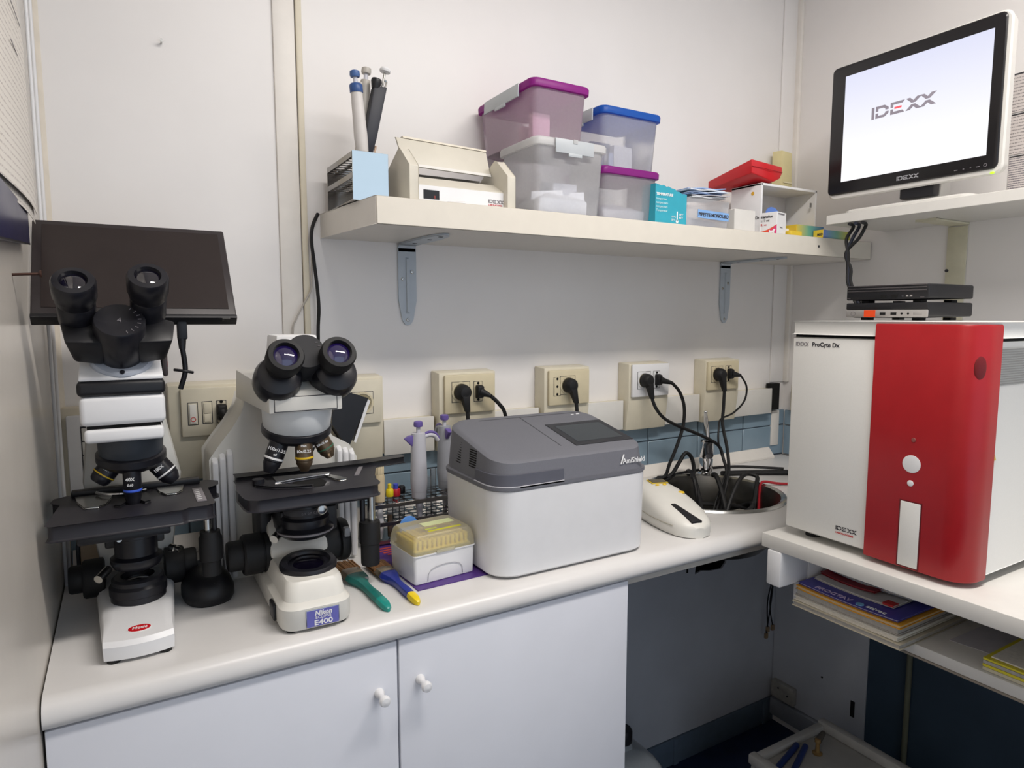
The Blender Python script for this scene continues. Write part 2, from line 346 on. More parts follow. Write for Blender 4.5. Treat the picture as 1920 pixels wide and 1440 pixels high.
# ================================================================== CABLE DUCT AND SOCKETS ON THE BACK WALL
duct_mat = M_CREAM
D = [(.315, .500, 'cable duct between the switch panel and the round socket'), (.585, .708, 'cable duct section behind the two purple-topped pipettes'),
     (.860, .990, 'cable duct section behind the grey-lidded analyzer, between its two sockets'), (1.135, 1.260, 'cable duct section just right of the socket with two-pin outlet'),
     (1.408, 1.545, 'cable duct section between the white socket and the rightmost socket'), (1.69, 1.862, 'cable duct section right of the rightmost socket, ending open at the corner')]
for a, b_, lb in D:
    t = thing('cable_duct', 'cream plastic '+lb, 'cable duct', ((a+b_)/2, -.016, 1.062), group='cream cable duct sections')
    part('channel', B().box(a, b_, -.028, -.0005, 1.070, 1.143, .002), M_CREAM, t)
    part('cover', B().box(a+.002, b_-.002, -.032, -.0282, 1.066, 1.145, .0018), M_WHITE2 if b_ > .58 else M_CREAM, t)
part('open_end_shade', B().box(1.8625, 1.905, -.024, -.006, 1.074, 1.158), M_VOID, t)  # solid black block puts in the shade inside the open duct end
t = thing('cable_duct', 'short cream cable duct end on the right-hand wall by the corner', 'cable duct', (W-.016, -.12, 1.07))
part('channel', B().box(W-.03, W-.0085, -.45, -.05, 1.072, 1.155, .002), M_CREAM, t)
def sock_round(b, x, y, z, r=.0195):
    b.lathe((x, y, z), (0, -1, 0), [(r+.004, 0), (r+.004, .0015), (r, .0015), (r-.001, -.010), (.001, -.010)], 28, cap=False); return b
def outlet(lb, x0, x1, px0, px1, pz0, pz1, pm, mods, zlo=1.062, yb=-.046):
    t = thing('wall_socket', lb, 'wall socket', ((x0+x1)/2, -.02, zlo), group='surface-mounted sockets along the back wall')
    part('casing', B().hull([(x, y, z) for x in (x0, x1) for y, z in ((-.0005, zlo), (-.0005, 1.246), (yb, 1.243), (yb, 1.14), (-.036, zlo))], .003), M_CREAM, t)
    pl = part('cover_plate', B().box(px0, px1, yb-.009, yb-.0002, pz0, pz1, .003), pm, t)
    for k, (mx, mz, w, h, kind) in enumerate(mods):
        f = yb-.009
        part('frame_gap', B().box(mx-w/2-.0012, mx+w/2+.0012, f-.0004, f+.001, mz-h/2-.0012, mz+h/2+.0012), M_PRINTK, pl)
        b = B().box(mx-w/2, mx+w/2, f-.0014, f+.001, mz-h/2, mz+h/2, .0006, 1)
        part('module', b, pm, pl)
        if kind == 'round':
            part('socket_ring', sock_round(B(), mx, f-.0016, mz), M_CREAM2 if pm is not M_WHITE else M_WHITE, pl)
            part('socket_well', B().cyl((mx, f-.0012, mz), (mx, f-.0018, mz), .0185, n=28), mat('socket_shade', '8C8264', .6), pl)
        if kind == 'three':
            for dz in (-.019, 0, .019): part('pin_hole', B().cyl((mx, f-.0012, mz+dz), (mx, f-.0018, mz+dz), .0032, n=12), M_VOID, pl)
        if kind == 'switch':
            part('rocker', B().box(mx-w/2+.002, mx+w/2-.002, f-.004, f-.001, mz-.001, mz+h/2-.002, .001), M_CREAM, pl)
            part('rocker', B().box(mx-w/2+.002, mx+w/2-.002, f-.0032, f-.001, mz-h/2+.002, mz-.002, .001), M_CREAM, pl)
        if kind == 'lamp':
            part('rocker', B().box(mx-w/2+.002, mx+w/2-.002, f-.004, f-.001, mz-h/2+.002, mz+h/2-.002, .001), M_OFFW, pl)
            part('ring_mark', B().lathe((mx, f-.0041, mz-.010), (0, -1, 0), [(.0045, 0), (.0045, .0003), (.0033, .0003), (.0033, 0)], 20, cap=False), M_PRINTR, pl)
    return t
outlet('cream switch panel with two rocker switches, right of the red-badged microscope', .172, .312, .192, .300, 1.147, 1.238, M_CREAM, [(.2115, 1.19, .0155, .040, 'lamp'), (.236, 1.191, .0155, .040, 'switch'), (.2605, 1.191, .0155, .040, 'three')])
outlet('cream round socket behind the white microscope with violet eyepieces', .480, .582, .490, .575, 1.145, 1.238, M_CREAM, [(.533, 1.189, .045, .045, 'round')])
outlet('cream double socket with two black plugs behind the grey-lidded analyzer', .712, .857, .723, .851, 1.150, 1.238, M_CREAM2, [(.762, 1.199, .044, .045, 'round'), (.806, 1.198, .020, .045, 'three')])
outlet('cream socket with three pin holes beside one black plug', .994, 1.132, 1.003, 1.126, 1.150, 1.237, M_CREAM2, [(1.026, 1.197, .018, .045, 'three'), (1.058, 1.199, .044, .045, 'round')])
outlet('socket with a bright white cover plate and two black plugs', 1.263, 1.405, 1.269, 1.399, 1.154, 1.242, M_WHITE, [(1.308, 1.199, .044, .045, 'round'), (1.352, 1.199, .022, .045, 'three')])
outlet('cream rightmost socket with two black plugs above the sink', 1.548, 1.688, 1.551, 1.677, 1.157, 1.239, M_CREAM2, [(1.585, 1.203, .044, .045, 'round'), (1.632, 1.203, .022, .045, 'three')])
t = thing('junction_panel', 'white framed four-row panel on the wall behind the red-badged microscope', 'panel', (.052, -.02, 1.05))
part('casing', B().box(.006, .098, -.028, -.0005, 1.05, 1.211, .003), M_TRIMY, t)
part('cover_plate', B().box(.014, .095, -.036, -.0282, 1.054, 1.198, .003), M_WHITE, t)
for k in range(4): part('insert', B().box(.036, .085, -.0375, -.0355, 1.079+k*.0245, 1.102+k*.0245, .0008, 1), M_OFFW, t)
part('insert_gap', B().box(.0345, .0865, -.0365, -.0358, 1.0775, 1.1785), M_PRINTK, t)
t = thing('pipe_elbow', 'beige boxed pipe end with a black side, standing in the rear left corner', 'pipe', (.045, -.10, WT))
part('box', B().box(.028, .075, -.13, -.05, WT+.0005, .998, .003), mat('beige_pipe', 'C3AF95', .5), t)
part('side', B().box(.022, .0278, -.128, -.05, WT+.0005, .995, .001), M_BLACK, t)

# plugs with their cords -------------------------------------------------------
def cord(lb, c, kind, path, r=.0046, m=M_RUBBER):
    t = thing('power_lead', lb, 'power lead', (c[0], c[1], path[-1][2]), group='black power leads')
    x, y, z = c
    if kind == 'round':
        part('plug', B().lathe((x, y+.0005, z), (0, -1, 0), [(.0175, 0), (.0185, .003), (.0185, .010), (.017, .018), (.012, .024), (.001, .026)], 24), m, t)
        part('strain_relief', B().hull([(x-.010, y-.004, z), (x+.010, y-.004, z), (x-.010, y-.024, z), (x+.010, y-.024, z), (path[0][0]-.0055, path[0][1]+.005, path[0][2]), (path[0][0]+.0055, path[0][1]+.005, path[0][2]), (path[0][0]-.0055, path[0][1]-.005, path[0][2]), (path[0][0]+.0055, path[0][1]-.005, path[0][2])], .002), m, t)
    else:
        part('plug', B().hull([(x-.009, y+.0005, z-.016), (x+.009, y+.0005, z-.016), (x-.009, y+.0005, z+.016), (x+.009, y+.0005, z+.016), (x-.008, y-.014, z-.013), (x+.008, y-.014, z-.013), (x-.008, y-.014, z+.013), (x+.008, y-.014, z+.013)], .003), m, t)
        q = Vector(path[0]); part('strain_relief', B().cyl((x, y-.010, z), q, .010, .0045, 14), m, t)
    part('cable', B().tube(path, r, 8), m, t); return t
F = -.0585
cord('black cord plugged into the switch panel, hanging straight down', (.2605, F, 1.191), 'flat', [(.266, F-.022, 1.178), (.271, F-.027, 1.155), (.268, F-.02, 1.12), (.264, F-.01, 1.07), (.262, -.05, .99)], .0034)
cord('thick black cord with round plug hanging down behind the analyzer lid, left plug', (.762, F, 1.199), 'round', [(.767, F-.02, 1.155), (.768, F-.02, 1.12), (.768, F-.01, 1.04), (.772, -.05, .96)])
cord('black cord with flat plug arching right behind the analyzer lid', (.806, F, 1.198), 'flat', [(.825, F-.022, 1.189), (.848, F-.022, 1.168), (.868, F-.015, 1.14), (.88, F-.01, 1.06), (.885, -.05, .96)])
cord('black cord with round plug beside the three empty pin holes', (1.058, F, 1.199), 'round', [(1.068, F-.02, 1.155), (1.07, F-.02, 1.12), (1.07, F-.01, 1.04), (1.065, -.05, .955)])
cord('black cord from the white socket sweeping right across to the faucet', (1.308, F, 1.199), 'round', [(1.317, F-.02, 1.150), (1.328, F-.024, 1.124), (1.36, F-.024, 1.094), (1.42, F-.024, 1.066), (1.492, F-.028, 1.038), (1.54, F-.05, 1.008), (1.545, -.125, .97), (1.52, -.16, .93), (1.46, -.18, .84), (1.40, -.22, .80)])
cord('black cord from the white socket dropping down behind the hand-held reader', (1.352, F, 1.199), 'flat', [(1.385, F-.022, 1.19), (1.414, F-.022, 1.164), (1.433, F-.022, 1.12), (1.43, F-.022, 1.066), (1.406, F-.022, 1.008), (1.383, F-.022, .966), (1.37, -.078, .934), (1.33, -.075, .926), (1.28, -.074, .926)])
cord('black cord from the rightmost socket hanging straight into the sink', (1.585, F, 1.203), 'round', [(1.592, F-.02, 1.155), (1.588, F-.022, 1.11), (1.578, F-.03, 1.06), (1.565, F-.06, 1.0), (1.545, -.145, .95), (1.50, -.18, .93), (1.46, -.20, .85), (1.42, -.26, .80)])
cord('thin black cord from the rightmost socket looping out and back behind the faucet', (1.632, F, 1.203), 'flat', [(1.656, F-.022, 1.198), (1.68, F-.024, 1.164), (1.672, F-.024, 1.122), (1.63, F-.022, 1.09), (1.57, F-.03, 1.077), (1.54, F-.05, 1.055), (1.53, F-.06, 1.018), (1.545, F-.06, .98), (1.55, -.13, .94), (1.51, -.16, .925), (1.46, -.175, .86), (1.42, -.20, .80)], .0028)
def cable(name, lb, pts, r, m, grp=None): return solo(name, B().tube(pts, r, 8), m, lb, 'cable', grp)
G = 'loose cables lying in the sink'
cable('loose_cable', 'black cable looping up at the left of the faucet, then into the sink', [(1.36, -.06, .926), (1.40, -.068, .93), (1.425, -.075, .965), (1.445, -.078, .99), (1.465, -.082, .975), (1.468, -.09, .94), (1.44, -.11, .931), (1.43, -.13, .92), (1.42, -.16, .85), (1.40, -.22, .80)], .0055, M_RUBBER, G)
cable('loose_cable', 'thick black cable running from the faucet to the right corner of the worktop', [(1.545, -.12, .928), (1.60, -.14, .927), (1.66, -.17, .927), (1.74, -.22, .928), (1.80, -.27, .928)], .008, M_RUBBER, G)
cable('loose_cable', 'black cable arching over the right rim of the sink', [(1.36, -.27, .81), (1.40, -.26, .85), (1.449, -.242, .905), (1.50, -.222, .938), (1.545, -.207, .945), (1.566, -.222, .939), (1.552, -.235, .925), (1.51, -.262, .88), (1.45, -.30, .82)], .0055, M_RUBBER, G)
cable('loose_cable', 'black cable coiled on the bottom of the sink', [(1.30, -.20, .80), (1.34, -.28, .802), (1.42, -.31, .806), (1.49, -.27, .81), (1.48, -.19, .806), (1.41, -.14, .803), (1.33, -.15, .803), (1.29, -.23, .803), (1.36, -.32, .81), (1.44, -.33, .815)], .0055, M_RUBBER, G)
cable('loose_cable', 'slim black cable lying along the rear edge of the worktop', [(1.20, -.085, .9245), (1.28, -.088, .9245), (1.36, -.09, .925), (1.43, -.055, .925), (1.50, -.045, .925), (1.6, -.05, .925), (1.68, -.08, .925), (1.76, -.16, .925)], .0038, M_RUBBER, G)
cable('loose_cable', 'thin bright red cable hanging over the right rim of the sink', [(1.72, -.33, .9235), (1.66, -.30, .924), (1.60, -.272, .9255), (1.566, -.253, .931), (1.551, -.249, .927), (1.545, -.25, .90), (1.538, -.254, .84), (1.525, -.26, .815)], .0034, mat('red_cable', 'A8202C', .5), G)
cable('loose_cable', 'thick black cable strand reaching down the middle of the sink', [(1.505, -.125, .93), (1.49, -.15, .935), (1.47, -.19, .90), (1.44, -.24, .84), (1.40, -.28, .805), (1.33, -.30, .80)], .0065, M_RUBBER, G)
for k, (lb, pts, r_) in enumerate((('black cable sagging across the front of the sink', [(1.28, -.17, .86), (1.31, -.24, .83), (1.38, -.30, .82), (1.45, -.31, .83), (1.50, -.27, .87)], .006), ('black cable rising from the sink to the left of the faucet', [(1.33, -.27, .81), (1.37, -.22, .84), (1.42, -.16, .88), (1.455, -.10, .93), (1.47, -.07, .934), (1.48, -.055, .93)], .006), ('black cable curled high against the right side of the sink', [(1.35, -.19, .82), (1.42, -.25, .85), (1.47, -.28, .875), (1.51, -.255, .88), (1.52, -.21, .86), (1.49, -.16, .84), (1.42, -.13, .83)], .0062), ('black cable wound in a wide ring inside the sink', [(1.29, -.26, .84), (1.34, -.33, .845), (1.42, -.35, .85), (1.49, -.31, .86), (1.52, -.23, .86), (1.48, -.14, .855), (1.40, -.10, .85), (1.32, -.13, .845), (1.275, -.20, .84)], .0055))):
    cable('loose_cable', lb, pts, r_, M_RUBBER, G)
cable('hanging_cable', 'black cable falling from the end of the wall shelf behind the white microscope', [(.463, -.012, 1.578), (.449, -.022, 1.551), (.445, -.025, 1.523), (.449, -.025, 1.48), (.454, -.025, 1.427), (.456, -.025, 1.384), (.453, -.025, 1.335), (.45, -.03, 1.20)], .0036, M_RUBBER)
cable('hanging_cable', 'thin grey cable against the cream wall strip', [(.449, -.013, 1.53), (.446, -.015, 1.449), (.443, -.015, 1.422), (.428, -.015, 1.395), (.411, -.015, 1.362), (.405, -.015, 1.336), (.40, -.02, 1.2)], .0018, mat('grey_cable', 'B0AAA2', .5))
# ================================================================== MICROSCOPE WITH RED OVAL BADGE
mo = thing('microscope', 'white microscope with a red oval badge and black binocular head below the dark screen', 'microscope', (.105, -.30, WT), group='two microscopes on the worktop')
XC = .105
for fx, fyy in ((.075, -.425), (.135, -.425), (.065, -.17), (.145, -.17)): part('foot', B().cyl((fx, fyy, WT), (fx, fyy, WT+.005), .008, n=14), M_RUBBER, mo)
def bring(z, y0, y1, w0, w1, bow):
    pts = []
    for k in range(9): u = -1+k/4; pts.append((XC+u*w0, y0-bow*(1-u*u), z))
    return pts + [(XC+w1, y1, z), (XC-w1, y1, z)]
part('base', B().loft([bring(.925, -.430, -.15, .041, .058, .008), bring(.943, -.431, -.15, .0415, .058, .008), bring(.949, -.425, -.15, .041, .058, .009), bring(.956, -.375, -.15, .040, .057, .009), bring(.960, -.33, -.15, .037, .053, .006)]), M_WHITE, mo)
# badge on the sloping front of the base
nrm = Vector((0, -.021, .065)).normalized(); up = Vector((0, .05, .007)).normalized()
bo = Vector((XC+.001, -.411, .9522)); ov = [(.0135*math.cos(a*math.pi/14), .0075*math.sin(a*math.pi/14)) for a in range(28)]
bd = part('badge', B().plate([[(a*1.08, b*1.1) for a, b in ov]], bo, (1, 0, 0), up, .0006), M_PRINTW, mo)
part('badge_field', B().plate([ov], bo+up.cross(Vector((1, 0, 0)))*-.0006, (1, 0, 0), up, .0005), mat('badge_red', 'C4151F', .3), bd)
n_ = Vector((1, 0, 0)).cross(up)
text('Motic', .0078, bo+n_*.0014-up*.0026, (1, 0, 0), up, M_PRINTW, bd, bold=.0001, shear=.2, align='CENTER')
ill = part('field_ring', B().lathe((XC+.003, -.312, .940), (0, 0, 1), [(.036, 0), (.036, .028), (.0375, .029), (.0375, .040), (.034, .044), (.034, .050), (.031, .053), (.022, .053), (.021, .045), (.001, .045)], 40), M_BLACKM, mo)
part('field_lens', B().lathe((XC+.003, -.312, .9845), (0, 0, 1), [(.0205, 0), (.014, .003), (.001, .0042)], 28), M_LENS, ill)
part('arm', B().hull([(XC-.05, -.25, 1.226), (XC+.05, -.25, 1.226), (XC-.052, -.165, 1.226), (XC+.052, -.165, 1.226), (XC-.062, -.235, 1.12), (XC+.072, -.235, 1.12), (XC-.062, -.155, 1.12), (XC+.07, -.155, 1.12), (XC-.045, -.225, .972), (XC+.052, -.225, .972), (XC-.045, -.15, .972), (XC+.052, -.15, .972)], .008), M_OFFW, mo)
for s in (-1, 1):
    kx = XC+s*.040
    part('coarse_knob', B().lathe((kx, -.235, .972), (s, 0, 0), [(.024, 0), (.029, .002), (.029, .026), (.027, .029), (.001, .029)], 28), M_RUBBER, mo)
    part('fine_knob', B().lathe((kx+s*.029, -.235, .974), (s, 0, 0), [(.021, 0), (.021, .015), (.019, .018), (.001, .018)], 24), M_RUBBER, mo)
part('iris_lever', B().cyl((.072, -.325, 1.012), (.060, -.345, 1.006), .006, n=14), M_STEEL, mo)
part('clamp_screw', B().lathe((.152, -.30, 1.022), (.7, -.5, -.2), [(.006, 0), (.006, .008), (.0045, .009), (.0045, .016), (.001, .016)], 16), M_STEEL, mo)
part('condenser', B().lathe((XC+.003, -.312, 1.004), (0, 0, 1), [(.022, 0), (.03, .004), (.034, .012), (.034, .018), (.028, .022), (.028, .048), (.033, .050), (.033, .074), (.001, .074)], 36), M_BLACKM, mo)
part('condenser_carrier', B().box(XC-.036, XC+.04, -.31, -.225, 1.036, 1.052, .003), M_BLACK, mo)
part('condenser_screw', B().cyl((.088, -.352, 1.060), (.088, -.340, 1.060), .0035, n=12), M_STEEL, mo)
sg = part('stage', B().prism([(.012, -.405), (.016, -.41), (.165, -.41), (.172, -.402), (.196, -.402), (.205, -.395), (.205, -.30), (.222, -.285), (.224, -.262), (.212, -.25), (.03, -.25), (.012, -.262), (.008, -.285), (.022, -.30)], 'z', 1.086, 1.107, .003), M_STAGE, mo)
part('stage_slide_plate', B().box(.042, .150, -.405, -.25, 1.074, 1.0858, .003), M_BLACK, sg)
part('stage_aperture', B().cyl((XC+.004, -.325, 1.1068), (XC+.004, -.325, 1.1078), .012, n=28), mat('frosted_lens', '4A4946', .3), sg)
part('slide_rail', B().box(.03, .20, -.268, -.252, 1.107, 1.116, .002), M_BLACK, sg)
part('slide_clip', B().prism([(.050, -.345), (.066, -.345), (.074, -.335), (.080, -.30), (.08, -.275), (.036, -.275), (.040, -.305)], 'z', 1.1075, 1.110, .0008), M_STEEL, sg)
part('slide_clip', B().prism([(.150, -.32), (.164, -.32), (.172, -.305), (.176, -.275), (.140, -.275), (.143, -.30)], 'z', 1.1075, 1.110, .0008), M_STEEL, sg)
part('slide_arm', B().tube([(.062, -.28, 1.114), (.075, -.30, 1.1145), (.10, -.305, 1.1135), (.125, -.295, 1.113)], .0022, 8), M_CHROME, sg)
part('slide_holder', B().prism([(.085, -.355), (.092, -.36), (.100, -.34), (.115, -.34), (.122, -.355), (.129, -.35), (.124, -.30), (.09, -.30)], 'z', 1.1075, 1.1115, .0008), M_BLACK, sg)
part('vernier_scale', B().box(.186, .199, -.38, -.30, 1.1068, 1.1082, .0003), M_PRINTG, sg)
for k in range(6): part('scale_mark', B().box(.188, .194, -.37+k*.011, -.3685+k*.011, 1.1083, 1.1087), M_PRINTW, sg)
kn = part('stage_drive', B().lathe((.206, -.325, 0.978), (0, 0, 1), [(.001, 0), (.0135, 0), (.0135, .022), (.0165, .024), (.0165, .058), (.0145, .062), (.0145, .068), (.001, .068)], 28), M_RUBBER, mo)
part('drive_rod', B().cyl((.203, -.325, 1.045), (.203, -.325, 1.09), .0055, n=16), M_STEEL, kn)
part('drive_rod', B().cyl((.2125, -.325, 1.045), (.2125, -.325, 1.09), .0035, n=14), M_BLACKM, kn)
# revolving nosepiece
ax = Vector((0, .20, -.98)).normalized()
np_ = part('nosepiece_mount', B().lathe((XC+.004, -.325, 1.205), ax, [(.0415, -.02), (.0412, .010), (.0405, .030), (.038, .034), (.001, .034)], 40), mat('slate_metal', '3A3F46', .38), mo)
part('nosepiece', B().lathe((XC+.004, -.325, 1.205), ax, [(.041, .026), (.0445, .0285), (.0445, .038), (.038, .045), (.028, .051), (.001, .051)], 44), M_BLACKM, np_)
def objective(p, d, L, r, m, band, root, mark=None, tip=.6):
    p = Vector(p); d = Vector(d).normalized()
    o = part('objective', B().lathe(p, d, [(r*.95, 0), (r, .004), (r, L*.68), (r*.93, L*.70), (r*.93, L*.78), (r*tip, L*.92), (r*tip*.8, L), (.001, L)], 26), m, root)
    part('color_band', B().lathe(p, d, [(r*1.02, L*.58), (r*1.04, L*.585), (r*1.04, L*.63), (r*1.02, L*.635)], 26, cap=False), band, o)
    if mark:
        u = -d; n = Vector((-.25, -1, 0)); n = (n-d*n.dot(d)).normalized(); rgt = u.cross(n)
        for i, (s, sz, h) in enumerate(mark): text(s, sz, p+d*(L*h)+n*(r*1.02), rgt, u, M_PRINTW, o, align='CENTER', bold=.0001)
    return o
Y_ = mat('band_yellow', 'E0B92A', .4); BL = mat('band_blue', '3C5FD0', .4); WB = mat('band_white', 'E8E8E8', .4); GB = mat('band_green', '3E6A52', .4)
objective((XC+.003, -.345, 1.165), (0, .05, -1), .062, .0115, M_BLACKM, BL, mo, [('40X', .0065, .36), ('0.65', .0045, .48)], .75)
objective((XC-.018, -.322, 1.165), (-.62, -.05, -.78), .034, .0145, M_BLACKM, Y_, mo, [('10X', .005, .4)], .85)
objective((XC+.030, -.322, 1.165), (.60, -.10, -.80), .045, .0145, M_BLACKM, WB, mo, [('100X', .0065, .4)], .7)
objective((XC+.002, -.285, 1.165), (.05, .55, -.83), .035, .013, M_BLACKM, BL, mo, None, .85)
# head
part('head_slab', B().box(.0565, .1495, -.385, -.245, 1.203, 1.2215, .005, 3), M_WHITE, mo)
part('slab_gap', B().box(.060, .146, -.38, -.25, 1.2213, 1.2262), M_VOID, mo)
part('head_body', B().box(.053, .1525, -.387, -.235, 1.226, 1.2655, .007, 3), M_WHITE, mo)
part('head_band', B().box(.0515, .1535, -.389, -.233, 1.2655, 1.2855, .006, 3), M_BLACK, mo)
part('head_top', B().hull([(.054, -.387, 1.2857), (.152, -.387, 1.2857), (.054, -.235, 1.2857), (.152, -.235, 1.2857), (.0545, -.387, 1.291), (.1515, -.387, 1.291), (.056, -.33, 1.323), (.150, -.33, 1.323), (.056, -.24, 1.323), (.150, -.24, 1.323)], .002), M_WHITE, mo)
u = Vector((0, -.72, .69)).normalized()
hc = Vector((.104, -.357, 1.3135)); ud_ = Vector((0, .69, .72)).normalized()
part('head_flange', B().lathe(hc-u*.006, u, [(.0385, 0), (.0385, .013), (.036, .016), (.001, .016)], 36), mat('flange_grey', 'A9AFBA', .35), mo)
part('flange_screw', B().cyl(hc-ud_*.0335+u*.009, hc-ud_*.0335+u*.0115, .003, n=12), M_BLACKM, mo)
part('side_cap', B().box(.1535, .160, -.345, -.25, 1.285, 1.322, .003), mat('dark_brown_plastic', '39302F', .4), mo)
part('side_light', B().box(.1598, .1606, -.335, -.325, 1.298, 1.306), mat('red_lamp_off', 'C25A63', .4), mo)
bi = part('binocular_hinge', B().lathe(hc, u, [(.0265, 0), (.0275, .010), (.030, .020), (.030, .072), (.028, .075), (.001, .075)], 36), M_BLACKM, mo)
dn = hc+u*.0754; ud = Vector((0, .69, .72)).normalized()
text('4', .010, dn-ud*.004, (1, 0, 0), ud, M_PRINTG, bi, align='CENTER')
for k in range(8):
    a = math.radians(-70+k*18); q = dn+Vector((1, 0, 0))*.025*math.cos(a)+ud*.025*math.sin(a)
    part('scale_mark', B().cyl(q, q+(q-dn).normalized()*-.004, .0005, n=6), M_PRINTG, bi)
for s, E in ((-1, Vector((.058, -.425, 1.414))), (1, Vector((.1385, -.425, 1.422)))):
    q = E-u*.068
    c = hc+u*.045
    pts = []
    for (a, b_) in ((.5, .0), (1, .0)):
        pass
    o_ = Vector((s, 0, 0)); base = hc+u*.014; topc = hc+u*.056
    w = [base+o_*.020+ud*.020, base+o_*.020-ud*.024, topc+o_*.018+ud*.022, topc+o_*.018-ud*.022,
         topc+o_*.066+ud*.016, topc+o_*.060-ud*.020, base+o_*.052-ud*.018, base+o_*.058+ud*.014, topc+o_*.045+ud*.024]
    part('prism_housing', B().hull([tuple(v) for v in w], .004), M_BLACK, mo)
    e = part('eyepiece', B().lathe(q, u, [(.019, -.012), (.0215, 0), (.0215, .028), (.0205, .030), (.0225, .034), (.0225, .040), (.0245, .043), (.0245, .064), (.0225, .068), (.0155, .069), (.0145, .064), (.001, .064)], 36), M_BLACKM, mo)
    part('lens', B().lathe(q+u*.0645, u, [(.0145, 0), (.010, .0022), (.001, .0032)], 28), M_LENS, e)
# the flat screen standing on the microscope's head
ms = thing('microscope_screen', 'flat dark screen tilted back behind the eyepieces of the red-badged microscope', 'screen', (.13, -.27, 1.3225))
xv, uv = Vector((1, 0, -.004)).normalized(), Vector((0, .62, .78)).normalized(); sn = xv.cross(uv)
o0 = Vector((.002, -.318, 1.371)); ww, hh = .256, .178
def slab(w0, w1, h0, h1, d0, d1, bev=.002):
    return B().hull([tuple(o0+xv*a+uv*b_+sn*c) for a in (w0, w1) for b_ in (h0, h1) for c in (d0, d1)], bev)
part('frame', slab(0, ww, 0, hh, -.014, 0, .003), mat('screen_frame', '2A2426', .4), ms)
part('glass', slab(.012, ww-.010, .014, hh-.010, .0, .0008, 0), mat('screen_glass', '2E2726', .3, spec=.4), ms)
part('lower_rim', slab(.0, ww, -.004, .003, -.016, .0015, .001), M_BLACK, ms)
part('power_jack', slab(ww-.021, ww-.010, -.0046, .0, -.006, .0005, 0), M_STEEL, ms)
part('mount', B().hull([(.075, -.300, 1.3235), (.135, -.300, 1.3235), (.075, -.25, 1.3235), (.135, -.25, 1.3235), (.085, -.292, 1.375), (.125, -.292, 1.375), (.085, -.25, 1.42), (.125, -.25, 1.42)], .003), M_BLACK, ms)
hd = thing('video_cable', 'short black video cable hanging from the underside of the flat dark screen', 'cable', (.178, -.30, 1.26))
part('connector', B().box(.176, .1895, -.314, -.302, 1.336, 1.372, .002), M_BLACK, hd)
part('strain_relief', B().cyl((.182, -.308, 1.337), (.182, -.308, 1.322), .006, .0045, 14), M_BLACK, hd)
part('cable', B().tube([(.182, -.308, 1.325), (.1845, -.306, 1.30), (.184, -.305, 1.285), (.1775, -.30, 1.262)], .0038, 10), M_BLACK, hd)
part('cable_tie', B().tube([(.170, -.302, 1.291), (.184, -.309, 1.289), (.195, -.304, 1.286)], .0022, 8), M_BLACK, hd)

# mouse
mz = thing('computer_mouse', 'black rounded computer mouse beside the red-badged microscope', 'mouse', (.203, -.262, WT), 10)
rings = []
for z, f in ((.0, .92), (.008, 1.0), (.020, 1.0), (.034, .88), (.044, .68), (.050, .42)):
    rings.append([(.037*f*math.copysign(abs(math.cos(k*math.pi/14))**.8, math.cos(k*math.pi/14))*(1-.10*math.sin(k*math.pi/14)), .054*f*math.sin(k*math.pi/14)+(1-f)*.02, z) for k in range(28)])
part('shell', B().loft(rings), M_BLACK, mz, local=True)
part('wheel', B().cyl((-.003, -.022, .040), (.003, -.022, .040), .007, n=16), M_RUBBER, mz, local=True)
part('button_line', B().box(-.0006, .0006, -.045, -.012, .0335, .0385, rot=('X', 14)), M_PRINTK, mz, local=True)

# ================================================================== MICROSCOPE WITH BLUE NAMEPLATE
ni = thing('microscope', 'cream white microscope with a blue nameplate and violet eyepiece lenses', 'microscope', (.336, -.32, WT), group='two microscopes on the worktop')
NX = .336
for fx, fyy in ((.295, -.455), (.365, -.455), (.25, -.12), (.45, -.12)): part('foot', B().cyl((fx, fyy, WT), (fx, fyy, WT+.004), .008, n=14), M_RUBBER, ni)
def ring(x0, x1, y0, y1, r, z): return [(a, b_, z) for a, b_ in rr(x0, x1, y0, y1, r)]
part('base', B().loft([ring(.2815, .3785, -.469, -.16, .022, .924), ring(.279, .381, -.472, -.16, .024, .928), ring(.279, .381, -.472, -.16, .024, .955), ring(.284, .3775, -.467, -.16, .022, .9595), ring(.287, .375, -.462, -.16, .02, .962), ring(.2905, .3725, -.452, -.16, .018, .984), ring(.294, .369, -.448, -.16, .016, .9875)]), M_OFFW, ni)
pl = part('nameplate', B().box(.311, .359, -.4732, -.4715, .9262, .9525, .0006), M_STEEL, ni)
part('nameplate_field', B().box(.3122, .3578, -.4738, -.4731, .9274, .9513), mat('nameplate_blue', '6868B4', .4), pl)
text('Nikon', .0098, (NX-.0005, -.4740, .9432), (1, 0, 0), (0, 0, 1), M_PRINTW, pl, bold=.0003, shear=.22, align='CENTER')
text('ECLIPSE', .0056, (NX-.0005, -.4740, .9382), (1, 0, 0), (0, 0, 1), M_PRINTW, pl, align='CENTER', xs=1.2)
text('E400', .0100, (NX-.0005, -.4740, .9292), (1, 0, 0), (0, 0, 1), M_PRINTW, pl, align='CENTER', xs=1.35, bold=.0002)
part('power_switch', B().box(.2745, .2795, -.43, -.40, .928, .952, .002), M_BLACK, ni)
ir = part('field_ring', B().lathe((NX-.001, -.392, .986), (.0, -.10, 1), [(.041, 0), (.0425, .003), (.0425, .008), (.040, .0115), (.033, .0125), (.031, .010), (.030, .0075), (.024, .0075), (.023, .005), (.001, .005)], 44), M_BLACKM, ni)
part('field_lens', B().lathe((NX-.001, -.3925, .9912), (.0, -.10, 1), [(.0225, 0), (.012, .0015), (.001, .002)], 28), M_LENS, ir)
